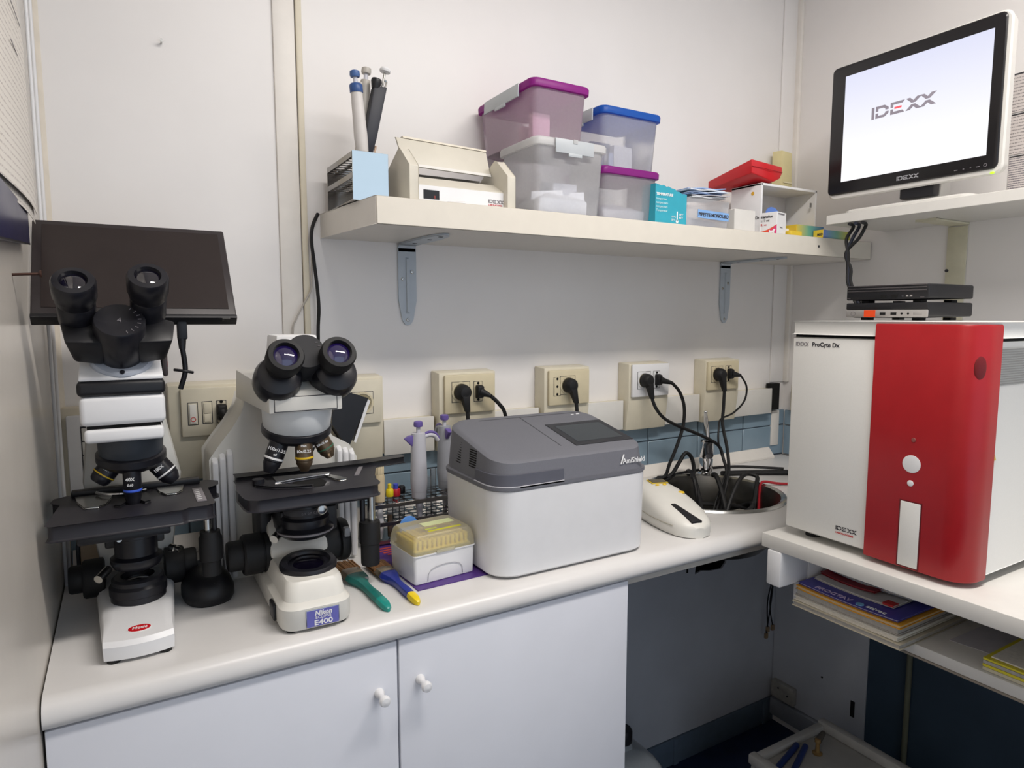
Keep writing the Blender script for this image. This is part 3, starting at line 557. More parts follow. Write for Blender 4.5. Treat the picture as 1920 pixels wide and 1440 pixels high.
part('stand_block', B().hull([(.290, -.335, .986), (.382, -.335, .986), (.290, -.335, 1.0), (.382, -.335, 1.0), (.293, -.295, 1.045), (.380, -.295, 1.045), (.290, -.215, .986), (.382, -.215, .986), (.293, -.215, 1.05), (.380, -.215, 1.05)], .006), M_OFFW, ni)
part('arm', B().prism([(.226, .925), (.462, .925), (.464, 1.11), (.452, 1.132), (.422, 1.15), (.400, 1.185), (.393, 1.227), (.285, 1.227), (.279, 1.205), (.262, 1.178), (.240, 1.150), (.226, 1.13)], 'y', -.212, -.09, .006), M_OFFW, ni)
for k in range(3):
    part('rib', B().hull([(.2235+k*.0115, -.224, .926), (.2335+k*.0115, -.224, .926), (.2235+k*.0115, -.208, .926), (.2335+k*.0115, -.208, .926), (.2235+k*.0115, -.222, 1.128+k*.006), (.2335+k*.0115, -.222, 1.128+k*.006), (.2235+k*.0115, -.208, 1.138+k*.006), (.2335+k*.0115, -.208, 1.138+k*.006)], .0035), M_WHITE, ni)
    part('rib', B().hull([(.4315+k*.0115, -.224, .926), (.4415+k*.0115, -.224, .926), (.4315+k*.0115, -.208, .926), (.4415+k*.0115, -.208, .926), (.4315+k*.0115, -.222, 1.128-k*.004), (.4415+k*.0115, -.222, 1.128-k*.004), (.4315+k*.0115, -.208, 1.138-k*.004), (.4415+k*.0115, -.208, 1.138-k*.004)], .0035), M_WHITE, ni)
part('coarse_knob', B().lathe((.298, -.30, .990), (-1, 0, 0), [(.028, 0), (.032, .001), (.032, .013), (.030, .0135), (.030, .016), (.0325, .0165), (.0325, .042), (.030, .045), (.001, .045)], 36), M_RUBBER, ni)
part('fine_knob', B().lathe((.253, -.30, .991), (-1, 0, 0), [(.024, 0), (.024, .018), (.022, .022), (.001, .022)], 30), M_RUBBER, ni)
part('coarse_knob', B().lathe((.378, -.30, .990), (1, 0, 0), [(.028, 0), (.032, .001), (.032, .024), (.030, .027), (.036, .028), (.036, .038), (.033, .043), (.001, .044)], 36), M_RUBBER, ni)
part('height_lock', B().box(.408, .418, -.338, -.325, 1.004, 1.019, .002), mat('grey_lever', '77797D', .4), ni)
# condenser
cx, cyy = NX+.003, -.362
part('condenser', B().lathe((cx, cyy, 1.026), (0, 0, 1), [(.022, 0), (.034, .003), (.043, .010), (.043, .015), (.036, .020), (.037, .024), (.037, .032), (.032, .036), (.032, .062), (.001, .062)], 40), M_BLACKM, ni)
part('condenser_scale', B().lathe((cx, cyy, 1.066), (0, 0, 1), [(.0325, 0), (.0328, .0005), (.0328, .010), (.0325, .0105)], 40, cap=False), M_PRINTK, ni)
text('0.9  0.7  0.5', .005, (cx-.012, cyy-.0330, 1.069), (1, 0, 0), (0, 0, 1), M_PRINTG, ni)
part('condenser_mount', B().box(NX-.034, NX+.055, -.36, -.24, 1.028, 1.068, .004), M_BLACK, ni)
part('condenser_rim', B().lathe((cx, cyy, 1.026), (0, 0, 1), [(.043, .011), (.0436, .0115), (.0436, .0135), (.043, .014)], 40, cap=False), M_PRINTG, ni)
part('centering_screw', B().lathe((cx+.013, -.392, 1.079), (.1, -1, 0), [(.004, 0), (.004, .012), (.0075, .0125), (.0075, .021), (.006, .022), (.001, .022)], 20), M_STEEL, ni)
part('iris_lever', B().cyl((.305, -.352, 1.036), (.290, -.368, 1.030), .007, n=14), M_STEEL, ni)
part('stage_bracket', B().box(.385, .397, -.345, -.335, 1.055, 1.092, .002), M_BLACK, ni)
part('stage_post', B().box(.282, .30, -.30, -.22, 1.0, 1.092, .003), M_BLACK, ni)
# stage
ns = part('stage', B().prism([(.249, -.425), (.26, -.433), (.425, -.433), (.436, -.428), (.440, -.418), (.442, -.385), (.470, -.31), (.472, -.285), (.262, -.285), (.252, -.293), (.244, -.36), (.246, -.41)], 'z', 1.094, 1.112, .0035), M_STAGE, ni)
part('stage_underplate', B().box(.268, .425, -.42, -.29, 1.086, 1.0945, .003), M_BLACK, ns)
part('stage_aperture', B().prism([(NX-.01, -.40), (NX+.025, -.40), (NX+.035, -.375), (NX+.03, -.345), (NX-.008, -.345), (NX-.016, -.37)], 'z', 1.1118, 1.1126), M_VOID, ns)
part('slide_arm', B().prism([(.268, -.36), (.29, -.385), (.318, -.398), (.342, -.404), (.344, -.400), (.325, -.392), (.305, -.375), (.298, -.345), (.285, -.335), (.27, -.34)], 'z', 1.1125, 1.1165, .001), M_BLACKM, ns)
part('slide_holder', B().prism([(.300, -.36), (.385, -.345), (.385, -.335), (.300, -.325)], 'z', 1.1125, 1.1175, .001), mat('holder_grey', '55555A', .3, .6), ns)
part('slide_spring', B().tube([(.296, -.362, 1.1165), (.32, -.357, 1.1168), (.345, -.353, 1.1168), (.382, -.347, 1.117)], .0014, 8), M_CHROME, ns)
part('slide_clip', B().prism([(.377, -.345), (.386, -.345), (.402, -.378), (.400, -.384), (.390, -.384), (.386, -.378)], 'z', 1.1125, 1.1150, .0007), M_STEEL, ns)
part('pivot', B().cyl((.275, -.345, 1.1125), (.275, -.345, 1.1215), .009, n=20), M_BLACKM, ns)
part('slide_rail', B().prism([(.25, -.30), (.46, -.30), (.535, -.285), (.535, -.268), (.455, -.272), (.25, -.275)], 'z', 1.106, 1.1175, .002), M_BLACK, ns)
part('travel_scale', B().prism([(.42, -.36), (.428, -.36), (.452, -.305), (.444, -.305)], 'z', 1.1118, 1.1128), M_PRINTG, ns)
sdr = part('stage_drive', B().lathe((.4465, -.352, .956), (0, 0, 1), [(.001, 0), (.0145, 0), (.0155, .003), (.0155, .036), (.0175, .038), (.0175, .070), (.0165, .074), (.001, .074)], 30), M_RUBBER, ni)
part('drive_rod', B().cyl((.450, -.352, 1.028), (.450, -.352, 1.096), .0065, n=18), M_STEEL, sdr)
part('drive_rod', B().cyl((.437, -.345, 1.028), (.437, -.345, 1.096), .0045, n=16), M_BLACKM, sdr)
# head
hb = part('head_block', B().hull([(.286, -.393, 1.227), (.394, -.393, 1.227), (.286, -.393, 1.250), (.394, -.393, 1.250), (.290, -.385, 1.258), (.390, -.385, 1.258), (.274, -.15, 1.227), (.398, -.15, 1.227), (.276, -.15, 1.276), (.396, -.15, 1.276), (.280, -.30, 1.27), (.392, -.30, 1.27)], .002), M_OFFW, ni)
part('slot_cover', B().box(.294, .3855, -.3945, -.392, 1.2295, 1.2505, .0015), M_OFFW, hb)
part('slot_gap', B().box(.293, .3865, -.3934, -.392, 1.2285, 1.2515), M_PRINTK, hb)
part('side_lug', B().box(.392, .400, -.385, -.30, 1.246, 1.258, .002), M_WHITE, hb)
na = Vector((0, .24, -.97)).normalized(); nc = Vector((NX+.003, -.335, 1.228))
part('nosepiece_mount', B().lathe(nc, na, [(.053, -.012), (.053, .006), (.0515, .028), (.050, .030), (.001, .030)], 44), mat('nose_white', 'D6D9DA', .3), ni)
part('nosepiece', B().lathe(nc, na, [(.0515, .0295), (.0535, .031), (.0535, .040), (.047, .048), (.030, .054), (.001, .054)], 44), M_BLACKM, ni)
BR = mat('bronze_barrel', '6B5B49', .3, .7)
objective((NX+.005, -.362, 1.186), (0, .0, -1), .056, .0135, BR, Y_, ni, [('Plan', .005, .28), ('10x/0.25', .0062, .44)], .62)
objective((NX-.024, -.345, 1.186), (-.36, .0, -.93), .060, .0145, M_BLACKM, WB, ni, [('100x/1.25', .0068, .40), ('oil', .005, .52)], .7)
objective((NX+.030, -.345, 1.186), (.44, .0, -.90), .046, .0135, BR, GB, ni, [('20x/0.40', .0055, .40)], .62)
objective((NX+.020, -.30, 1.183), (.25, .45, -.86), .05, .013, M_BLACKM, WB, ni, None, .62)
part('head_base', B().hull([(.290, -.385, 1.258), (.388, -.385, 1.258), (.296, -.36, 1.268), (.384, -.36, 1.268), (.290, -.26, 1.258), (.39, -.26, 1.258), (.300, -.27, 1.30), (.384, -.27, 1.30)], .003), M_OFFW, ni)
part('camera_port', B().hull([(.306, -.335, 1.27), (.378, -.335, 1.27), (.306, -.25, 1.27), (.378, -.25, 1.27), (.312, -.33, 1.3405), (.374, -.33, 1.3405), (.312, -.255, 1.3405), (.374, -.255, 1.3405)], .003), M_WHITE, ni)
u2 = Vector((0, -.88, .475)).normalized(); ud2 = Vector((0, .475, .88)).normalized(); c2 = Vector((.343, -.355, 1.298))
hg = part('binocular_hinge', B().lathe(c2, u2, [(.026, -.02), (.0285, 0), (.0285, .040), (.0270, .043), (.001, .043)], 40), mat('matt_black', '1E1E22', .65), ni)
for k in range(5):
    a = math.radians(-30+k*17); q = c2+u2*.0434+Vector((1, 0, 0))*.0225*math.cos(a)+ud2*.0225*math.sin(a)
    part('scale_mark', B().cyl(q, q+Vector((-.004, 0, 0)), .0006, n=6), M_PRINTG, hg)
for s, E in ((-1, Vector((.3065, -.425, 1.316))), (1, Vector((.383, -.425, 1.318)))):
    q = E-u2*.07
    part('prism_housing', B().lathe(q+Vector((s*.004, .0, -.014)), u2, [(.020, -.018), (.031, -.010), (.0345, .002), (.0345, .022), (.031, .032), (.022, .037), (.001, .038)], 36), M_BLACKM, ni)
    part('tube_link', B().hull([tuple(Vector((NX+.004, c2.y, c2.z))+Vector((s*a, 0, 0))+ud2*b_+u2*c_) for a, b_, c_ in ((.004, -.028, -.005), (.004, .008, -.005), (.035, -.045, .005), (.035, .015, .005), (.004, -.02, .022), (.004, .012, .022), (.032, -.038, .03), (.032, .012, .03))], .004), M_BLACKM, ni)
    e = part('eyepiece', B().lathe(q, u2, [(.020, 0), (.0225, .012), (.0225, .034), (.0215, .036), (.0235, .039), (.0235, .045), (.0265, .048), (.0265, .066), (.0245, .070), (.0185, .071), (.017, .064), (.001, .064)], 40), M_RUBBER, ni)
    part('lens', B().lathe(q+u2*.0645, u2, [(.0168, 0), (.011, .0028), (.001, .0042)], 32), M_LENSV, e)
# dark box and sleeve beside the round socket
ad = thing('power_adapter', 'tilted black box with a pale back plate in front of the round socket', 'adapter', (.49, -.10, 1.115))
part('body', B().prism([(.474, 1.222), (.524, 1.205), (.486, 1.118), (.476, 1.122), (.454, 1.160), (.455, 1.18)], 'y', -.115, -.075, .002), M_BLACK, ad)
part('back_plate', B().prism([(.527, 1.203), (.531, 1.199), (.500, 1.118), (.497, 1.12)], 'y', -.11, -.066, .0008), M_WHITE, ad)
# ================================================================== GREY-LIDDED ANALYZER
am = thing('blood_analyzer', 'white box-shaped analyzer with a grey lid and small touch screen', 'analyzer', (.795, -.33, WT))
for fx, fyy in ((.67, -.43), (.93, -.43), (.67, -.27), (.93, -.27)): part('foot', B().cyl((fx, fyy, WT), (fx, fyy, WT+.004), .01, n=14), M_RUBBER, am)
part('body', B().loft([ring(.634, .966, -.456, -.238, .042, .9235), ring(.630, .970, -.460, -.234, .044, .9275), ring(.628, .973, -.461, -.233, .044, 1.074), ring(.631, .970, -.458, -.236, .042, 1.076)]), M_WHITE, am)
def zt(y): return 1.124+max(0, min(1, (y+.45)/.205))*.045
def lring(ins, f, dz=0):
    return [(a, b_, (1.0765 if f == 0 else 1.0765+(zt(b_)-1.0765)*f)+dz) for a, b_ in rr(.6265+ins, .9745-ins, -.4625+ins, -.2315-ins, .044)]
lid = part('lid', B().loft([lring(0, 0), lring(0, 0, .006), lring(.004, .1), lring(.009, .93), lring(.013, .985), lring(.019, 1.0)]), M_GREY, am)
def LP(x, y, d=0.0): return (x, y, zt(y)+d)
def lplate(x0, x1, y0, y1, d0, d1): return B().hull([LP(x, y, d) for x in (x0, x1) for y in (y0, y1) for d in (d0, d1)])
part('lid_seam', lplate(.70, .945, -.262, -.260, -.0005, .0004), mat('seam_grey', '4C4D52', .7), lid)
part('lid_seam', lplate(.792, .794, -.41, -.262, -.0005, .0004), MATS['seam_grey'], lid)
sc = part('screen_bezel', lplate(.822, .958, -.418, -.312, -.0005, .0012), mat('bezel_dark', '2E2F33', .35), lid)
part('screen', lplate(.836, .945, -.403, -.326, .0010, .0016), mat('dark_display', '3C4145', .25), sc)
text('AmiShield', .0140, (.900, -.4585, 1.096), (1, 0, 0), (0, .08, 1), M_PRINTW, lid, bold=.0001, xs=.95)
part('logo_stroke', B().plate([[(0, 0), (.003, 0), (.010, .016), (.010, .018), (.0075, .018)]], (.894, -.4585, 1.0955), (1, 0, 0), (0, .08, 1)), M_PRINTW, lid)
part('status_mark', lplate(.914, .921, -.272, -.270, .0, .0006), M_PRINTW, lid)
part('status_mark', lplate(.928, .936, -.271, -.269, .0, .0006), M_PRINTW, lid)
# grip recess: its lit ledge and the shaded inset band at the front corner of the lid
gp = [(a, b_) for a, b_ in rr(.6305, .9705, -.4595, -.20, .044, 10) if b_ < -.372 and a < .70]
gp = sorted(gp, key=lambda p: (p[0]-p[1]*1.0)) if False else gp
gpath = [(.6305, -.380)] + [p for p in gp if p[0] < .678] + [(.765, -.4595)]
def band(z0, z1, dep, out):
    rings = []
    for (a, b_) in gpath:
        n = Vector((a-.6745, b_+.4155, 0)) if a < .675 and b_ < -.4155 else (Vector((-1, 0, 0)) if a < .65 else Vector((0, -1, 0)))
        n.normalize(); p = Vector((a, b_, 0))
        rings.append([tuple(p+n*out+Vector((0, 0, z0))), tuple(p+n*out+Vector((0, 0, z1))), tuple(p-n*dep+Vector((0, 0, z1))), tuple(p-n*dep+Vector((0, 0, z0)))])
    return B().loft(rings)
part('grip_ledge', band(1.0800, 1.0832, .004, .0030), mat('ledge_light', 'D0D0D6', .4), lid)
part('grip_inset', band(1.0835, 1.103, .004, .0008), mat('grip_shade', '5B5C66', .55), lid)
for gx, n, z0, dz, y0, y1 in ((0, 11, 1.100, .0046, -.318, -.282), (0, 8, 1.102, .0042, -.378, -.352)):
    for k in range(n):
        z = z0+k*dz; ins = .004+.0055*((z-1.0765)/.07)
        x = .6265+ins
        part('vent_slot', B().hull([(x-.0004, y0, z), (x+.003, y0, z), (x-.0004, y1, z), (x+.003, y1, z), (x-.0004, y0, z+dz*.5), (x+.003, y0, z+dz*.5), (x-.0004, y1, z+dz*.5), (x+.003, y1, z+dz*.5)]), M_VOID, lid)

# ================================================================== HAND-HELD READER
rd = thing('handheld_reader', 'white rounded hand-held reader with yellow buttons and a dark strip slot', 'reader', (1.128, -.343, WT), -14)
def rsec(y, w, h, z0=0.0, n=10):
    pts = []
    for k in range(n+1):
        a = math.pi*k/n; pts.append((w*math.copysign(abs(math.cos(a))**.55, math.cos(a)), y, z0+.012+(h-.012)*abs(math.sin(a))**.6))
    return pts + [(-w*.93, y, z0+.002), (-w*.6, y, z0), (w*.6, y, z0), (w*.93, y, z0+.002)]
part('shell', B().loft([rsec(.115, .030, .055), rsec(.109, .042, .068), rsec(.08, .050, .072), rsec(.03, .056, .068), rsec(-.025, .057, .058), rsec(-.065, .053, .048), rsec(-.100, .044, .038), rsec(-.120, .030, .030), rsec(-.128, .012, .022)]), M_OFFW, rd, local=True)
part('seam', B().loft([[(w*1.012*math.cos(math.pi*k/1), y, z) for k in (0, 1) for z in (.0215, .0227)] for y, w in ((.105, .043), (.08, .050), (.03, .056), (-.025, .057), (-.065, .053), (-.098, .045))], closed=True), mat('seam_beige', 'A8A395', .6), rd, local=True)
part('display_frame', B().hull([(-.012, .052, .0690), (.030, .052, .0685), (-.012, .080, .0705), (.030, .080, .070), (-.012, .052, .0715), (.030, .052, .0705), (-.012, .080, .0735), (.030, .080, .0725)], .001), mat('yellow_edge', 'CDB02C', .4), rd, local=True)
part('display', B().hull([(-.009, .055, .071), (.027, .055, .0702), (-.009, .077, .073), (.027, .077, .0722), (-.009, .055, .0725), (.027, .055, .0717), (-.009, .077, .0743), (.027, .077, .0735)]), mat('dark_lcd', '5A5344', .3), rd, local=True)
M_YB = mat('yellow_button', 'E2BC1F', .4)
for bx, by, rx, ry, z in ((-.004, .042, .005, .0035, .0695), (.014, .042, .005, .0035, .0693), (.033, .003, .0085, .008, .0600)): part('button', B().ell((bx, by, z), rx, ry, .0026), M_YB, rd, local=True)
part('strip_slot', B().hull([(-.022, -.050, .0505), (-.014, -.050, .0505), (-.014, -.119, .026), (.010, -.119, .026), (-.022, -.050, .0535), (-.012, -.050, .0535), (-.014, -.1205, .0345), (.010, -.1205, .0345)], .001), M_BLACK, rd, local=True)

# ================================================================== TIP BOX, LEAFLET, BRUSHES
lf = thing('leaflet', 'purple leaflet with red print lying under the yellow-lidded tip box', 'leaflet', (.572, -.315, WT), 2)
part('sheet', B().box(-.072, .062, -.102, .135, .0, .0018), mat('purple_paper', '4B2C78', .4, var=.08), lf, local=True)
for k in range(5): part('print', B().box(-.064+k*.004, -.02-k*.003, .112-k*.012, .118-k*.012, .0018, .0022), mat('red_leaf_print', 'B8483E', .5), lf, local=True)
tb = thing('tip_box', 'white pipette tip box with a cloudy yellow lid', 'tip box', (.559, -.352, WT+.0018), 5)
def lrect(x, y, r, z): return [(a, b_, z) for a, b_ in rr(-x, x, -y, y, r, 4)]
part('base', B().loft([lrect(.056, .044, .004, 0), lrect(.0575, .0455, .005, .0015), lrect(.059, .047, .006, .048), lrect(.0605, .0485, .006, .049), lrect(.0605, .0485, .006, .051), lrect(.055, .043, .004, .0515)]), M_WHITE, tb, local=True)
arch = [(-.034, .004), (-.033, .016), (-.028, .0225), (-.018, .0265), (0, .028), (.018, .0265), (.028, .0225), (.033, .016), (.034, .004)]
part('arch_groove', B().tube([(a, -.0465-.0012*(z/.048)-.0002, z) for a, z in arch], .0005, 6, smooth=False), mat('groove_grey', 'A4A4A8', .6), tb, local=True)
part('tip_tray', B().box(-.053, .053, -.041, .041, .0505, .054), mat('tray_yellow', 'E8D774', .5), tb, local=True)
M_TIP = mat('yellow_tip', 'E8CF4E', .4)
tme = B().lathe((0, 0, 0), (0, 0, 1), [(.0028, 0), (.0036, .012), (.0036, .016), (.002, .016), (.001, .012)], 8).mesh('tip'); finish(tme, M_TIP)
for i in range(12):
    for j in range(8):
        o = bpy.data.objects.new('tip', tme); COL.objects.link(o); o.parent = tb; o.location = (-.0495+i*.009, -.0315+j*.009, .054); ROOT[o.name] = ROOT[tb.name]
M_YL = clear_mat('cloudy_yellow_lid', 'FFFCEB', .42, .3)
ldm = part('lid', B().loft([lrect(.0600, .0480, .006, .0515), lrect(.0595, .0475, .006, .064), lrect(.0565, .0445, .008, .078), lrect(.053, .041, .009, .0825)]), M_YL, tb, local=True)
part('lid_label', B().box(-.022, .042, -.030, -.024, .0823, .0829), mat('label_lime', 'C9C532', .5), ldm, local=True)
part('lid_label', B().box(-.022, .000, -.018, -.013, .0823, .0829), mat('label_green', 'BBC257', .5), ldm, local=True)
part('lid_label', B().box(-.015, .045, .0, .02, .0823, .0829), mat('label_pale', 'D3DAA6', .5), ldm, local=True)
part('latch', B().box(-.018, .018, -.0497, -.0475, .049, .055, .001), M_YL, tb, local=True)
def brush(lb, loc, rz, hm, endm, w=1.0, L=1.0):
    t = thing('paint_brush', lb, 'brush', loc, rz, 'paint brushes lying beside the white microscope')
    def outl(ws): return [[(x*w, y*L, z) for x, z in ((-a, h*.5), (-a*.75, h*.95), (0, h*1.05), (a*.75, h*.95), (a, h*.5), (a*.75, .0005), (-a*.75, .0005))] for y, a, h in ws]
    part('handle', B().loft(outl([(.030, .0085, .012), (.045, .0092, .0125), (.065, .008, .012), (.082, .0078, .0125), (.098, .0105, .014), (.110, .0165, .015), (.118, .0195, .015), (.124, .0195, .0145), (.128, .0185, .014)])), hm, t, local=True)
    part('handle_end', B().loft(outl([(0, .002, .006), (.003, .0055, .009), (.010, .0082, .011), (.020, .009, .0118), (.030, .0085, .012)])), endm, t, local=True)
    part('ferrule', B().loft(outl([(.127, .0185, .0145), (.129, .0192, .015), (.147, .0196, .0145), (.150, .0194, .014)])), mat('ferrule_metal', 'A99C8A', .3, .9, var=.1), t, local=True)
    b = B(); random.seed(int(loc[0]*1000))
    for k in range(260):
        x = random.uniform(-.0185, .0185)*w; z = random.uniform(.003, .012); b.cyl((x, .149*L, z), (x*1.12+random.uniform(-.001, .001), (.188+random.uniform(0, .008))*L, z*.8+.001), .0013, .0006, 5)
    part('bristles', b, mat('bristle_tan', '8A6440', .7, var=.25), t, local=True, kind='stuff'); return t
GT = mat('green_handle', '1F6F68', .3, var=.1); GT2 = mat('green_handle_end', '1F8A80', .28, var=.08)
b1 = brush('flat paint brush with a dark green handle beside the blue-nameplate microscope', (.436, -.468, WT), 3, GT, GT2, 1.0, 1.14)
text('2.0', .007, (.004, .112, .0168), (0, -1, 0), (1, 0, 0), M_PRINTG, b1, local=True)
b2 = brush('flat paint brush with a blue handle tipped yellow', (.484, -.470, WT), 2, mat('blue_handle', '27358F', .3, var=.08), mat('yellow_handle_end', 'E8CB1E', .3, var=.05), .86, 1.0)

# ================================================================== STEEL TEST TUBE RACK ON THE WORKTOP
def holed(x0, x1, y0, y1, z, nx, ny, r, th=.0012):
    """thin plate with real round holes on a grid, built cell by cell"""
    t = bmesh.new(); dx, dy = (x1-x0)/nx, (y1-y0)/ny; n = 16
    for i in range(nx):
        for j in range(ny):
            cx_, cy_ = x0+(i+.5)*dx, y0+(j+.5)*dy; ou, inn = [], []
            for k in range(n):
                a = 2*math.pi*(k+.5)/n; c_, s_ = math.cos(a), math.sin(a); f = min(dx/2/abs(c_) if abs(c_) > 1e-6 else 9, dy/2/abs(s_) if abs(s_) > 1e-6 else 9)
                ou.append((cx_+c_*f, cy_+s_*f)); inn.append((cx_+c_*r, cy_+s_*r))
            for zz, fl in ((z, 1), (z+th, 0)):
                A = [t.verts.new((*p, zz)) for p in ou]; Bv = [t.verts.new((*p, zz)) for p in inn]
                for k in range(n): t.faces.new((A[k], A[(k+1) % n], Bv[(k+1) % n], Bv[k]) if not fl else (A[k], Bv[k], Bv[(k+1) % n], A[(k+1) % n]))
            for k in range(n):
                k2 = (k+1) % n; t.faces.new([t.verts.new((*inn[k], z)), t.verts.new((*inn[k2], z)), t.verts.new((*inn[k2], z+th)), t.verts.new((*inn[k], z+th))])
    b = B(); bmesh.ops.remove_doubles(t, verts=t.verts, dist=1e-5); return b._add(t)
M_RACK = mat('rack_steel', '9A9794', .18, 1.0, var=.08)
tr = thing('tube_rack', 'low steel test tube rack on the worktop holding purple-topped pipettes', 'rack', (.60, -.145, WT))
for z in (1.002, .964): part('deck', holed(.498, .706, -.186, -.1, z, 10, 4, .0088), M_RACK, tr)
part('deck', B().box(.498, .706, -.186, -.1, .926, .9275), M_RACK, tr)
for z in (.996, .960, .924): part('front_rail', B().box(.496, .708, -.1875, -.186, z, z+.008, .0004, 1), M_RACK, tr)
for x in (.496, .7065): part('end_plate', B().box(x, x+.0015, -.1875, -.0985, WT+.0005, 1.006, .0004, 1), M_RACK, tr)
M_PIP = mat('pipette_grey', 'C3C3CB', .38, var=.02); M_PUR = mat('purple_plastic', '6A5A9E', .35, var=.04)
def pipette(lb, base, rz, lean, body, knob, z0, L, r, hook=True, tipm=None, group=None, slots=True):
    t = thing('pipette', lb, 'pipette', base, rz, group)
    def X(b): return b.rot('X', lean[0], (0, 0, 0)).rot('Y', lean[1], (0, 0, 0))
    part('tip_cone', X(B().lathe((0, 0, 0), (0, 0, 1), [(.0025, 0), (.004, .012), (.0065, .05), (.0075, .056), (.0085, z0)], 18)), tipm or M_PIP, t, local=True)
    part('body', X(B().lathe((0, 0, z0), (0, 0, 1), [(r*.80, 0), (r*.86, .004), (r, L*.35), (r*.92, L*.65), (r*.86, L*.93), (r*.8, L), (.001, L)], 22)), body, t, local=True)
    if slots:
        part('grip_rings', X(B().lathe((0, 0, z0), (0, 0, 1), [(r*(.9+.1*math.sin(k*.12))*(1.03 if k % 2 else 1.0), L*(.12+.0125*k)) for k in range(38)], 22, cap=False)), body, t, local=True)
    part('plunger', X(B().cyl((0, 0, z0+L-.002), (0, 0, z0+L+.016), .0042, n=14)), M_PIP, t, local=True)
    part('button', X(B().lathe((0, 0, z0+L+.012), (0, 0, 1), [(.001, 0), (.0085, .001), (.0095, .005), (.0088, .011), (.006, .0125), (.001, .0128)], 22)), knob, t, local=True)
    if hook:
        part('finger_hook', X(B().tube([(r*.6, 0, z0+L*.93), (r*1.4, 0, z0+L*.955), (r*2.1, 0, z0+L*.93), (r*2.5, 0, z0+L*.86)], .0045, 10)), body, t, local=True)
        part('ejector', X(B().hull([(-r*1.8, -.004, z0+L*.93), (-r*1.8, .004, z0+L*.93), (-r*1.2, -.006, z0+L*.97), (-r*1.2, .006, z0+L*.97), (-r*.5, -.005, z0+L*.98), (-r*.5, .005, z0+L*.98), (-r*.8, -.004, z0+L*.80), (-r*.8, .004, z0+L*.80), (-r*.4, -.004, z0+L*.80), (-r*.4, .004, z0+L*.80)], .0015)), knob, t, local=True)
        part('hook_cap', X(B().tube([(r*.7, 0, z0+L*.975), (r*1.5, 0, z0+L*1.0), (r*2.2, 0, z0+L*.97), (r*2.65, 0, z0+L*.88)], .003, 8)), knob, t, local=True)
    return t
PG = 'pipettes standing in the worktop rack'
pipette('grey pipette with a purple button and finger hook, in front in the worktop rack', (.6125, -.1645, .929), 0, (0, 0), M_PIP, M_PUR, .070, .136, .0172, True, group=PG)
pipette('grey pipette with a purple button, behind and partly hidden by the grey-lidded analyzer', (.690, -.1215, .929), 90, (0, 0), mat('pipette_grey_dark', '9DA0A8', .4), M_PUR, .072, .136, .0168, True, group=PG)
bt = thing('pipette', 'short beige pipette with a ribbed top and white tip in the worktop rack', 'pipette', (.5287, -.1645, .929), group=PG)
part('tip_cone', B().lathe((0, 0, 0), (0, 0, 1), [(.0035, 0), (.006, .012), (.0075, .035), (.0065, .055), (.0065, .076)], 18), M_WHITE, bt, local=True)
part('body', B().lathe((0, 0, .075), (0, 0, 1), [(.008, 0), (.0105, .002), (.0108, .05), (.0095, .056), (.001, .056)], 22), mat('beige_plastic', 'C9B795', .45), bt, local=True)
part('cap', B().lathe((0, 0, .131), (0, 0, 1), [(.0088, 0), (.0092, .001), (.0092, .020), (.0085, .0215), (.001, .0215)], 22), mat('beige_cap', 'D6C6A4', .45), bt, local=True)
for k in range(12):
    a = k*math.pi/6; part('cap_rib', B().cyl((.0092*math.cos(a), .0092*math.sin(a), .133), (.0092*math.cos(a), .0092*math.sin(a), .150), .0006, n=6), MATS['beige_cap'], bt, local=True)
M_GLASS = clear_mat('tube_plastic', 'C9CCD0', .22, .1)
def tube(lb, x, y, capm, topm, fill, h=.085, group='capped tubes in the worktop rack', r=.0062):
    t = thing('sample_tube', lb, 'tube', (x, y, .9278), group=group)
    part('tube', B().lathe((0, 0, 0), (0, 0, 1), [(.001, 0), (.004, .001), (r-.0005, .006), (r, h), (r-.001, h)], 16, cap=False), M_GLASS, t, local=True)
    if fill: part('fluid', B().cyl((0, 0, .004), (0, 0, h*.55), r-.0014, n=14), fill, t, local=True)
    if capm: part('cap', B().lathe((0, 0, h-.002), (0, 0, 1), [(r+.001, 0), (r+.0015, .001), (r+.0015, .013), (r, .015), (.001, .015)], 18), capm, t, local=True)
    if topm: part('cap_top', B().lathe((0, 0, h+.012), (0, 0, 1), [(r*.62, 0), (r*.62, .011), (.001, .012)], 16), topm, t, local=True)
    return t
YC = mat('yellow_cap', 'DCC71E', .4); SER = mat('serum_amber', 'A97A2A', .3)
tube('slim tube with a bright yellow cap next to the beige pipette', .5495, -.1645, YC, YC, SER, .087)
tube('tube with a red cap and small blue top', .5703, -.1430, mat('red_cap', 'B3202B', .4), mat('blue_cap', '3A4AB4', .4), None, .080, r=.0078)
tube('clear uncapped tube leaning beside the front pipette', .6328, -.1645, None, None, None, .115)
tube('clear tube standing between the two purple-topped pipettes', .6536, -.1430, None, None, None, .125)
tube('tube with a black cap behind the front pipette', .5910, -.1215, M_BLACK, None, None, .078)
sp = thing('plastic_spatula', 'bright blue round-headed plastic spatula standing behind the tip box', 'spatula', (.541, -.288, WT+.0018), 8)
part('head', B().lathe((0, .002, .064), (0, -1, .12), [(.001, 0), (.019, .0004), (.020, .0015), (.019, .0028), (.001, .0035)], 30), mat('bright_blue', '5A8FD8', .4), sp, local=True)
part('stem', B().hull([(-.0035, -.0015, 0), (.0035, -.0015, 0), (-.0035, .0015, 0), (.0035, .0015, 0), (-.0035, -.001, .05), (.0035, -.001, .05), (-.0035, .002, .05), (.0035, .002, .05)]), MATS['bright_blue'], sp, local=True)
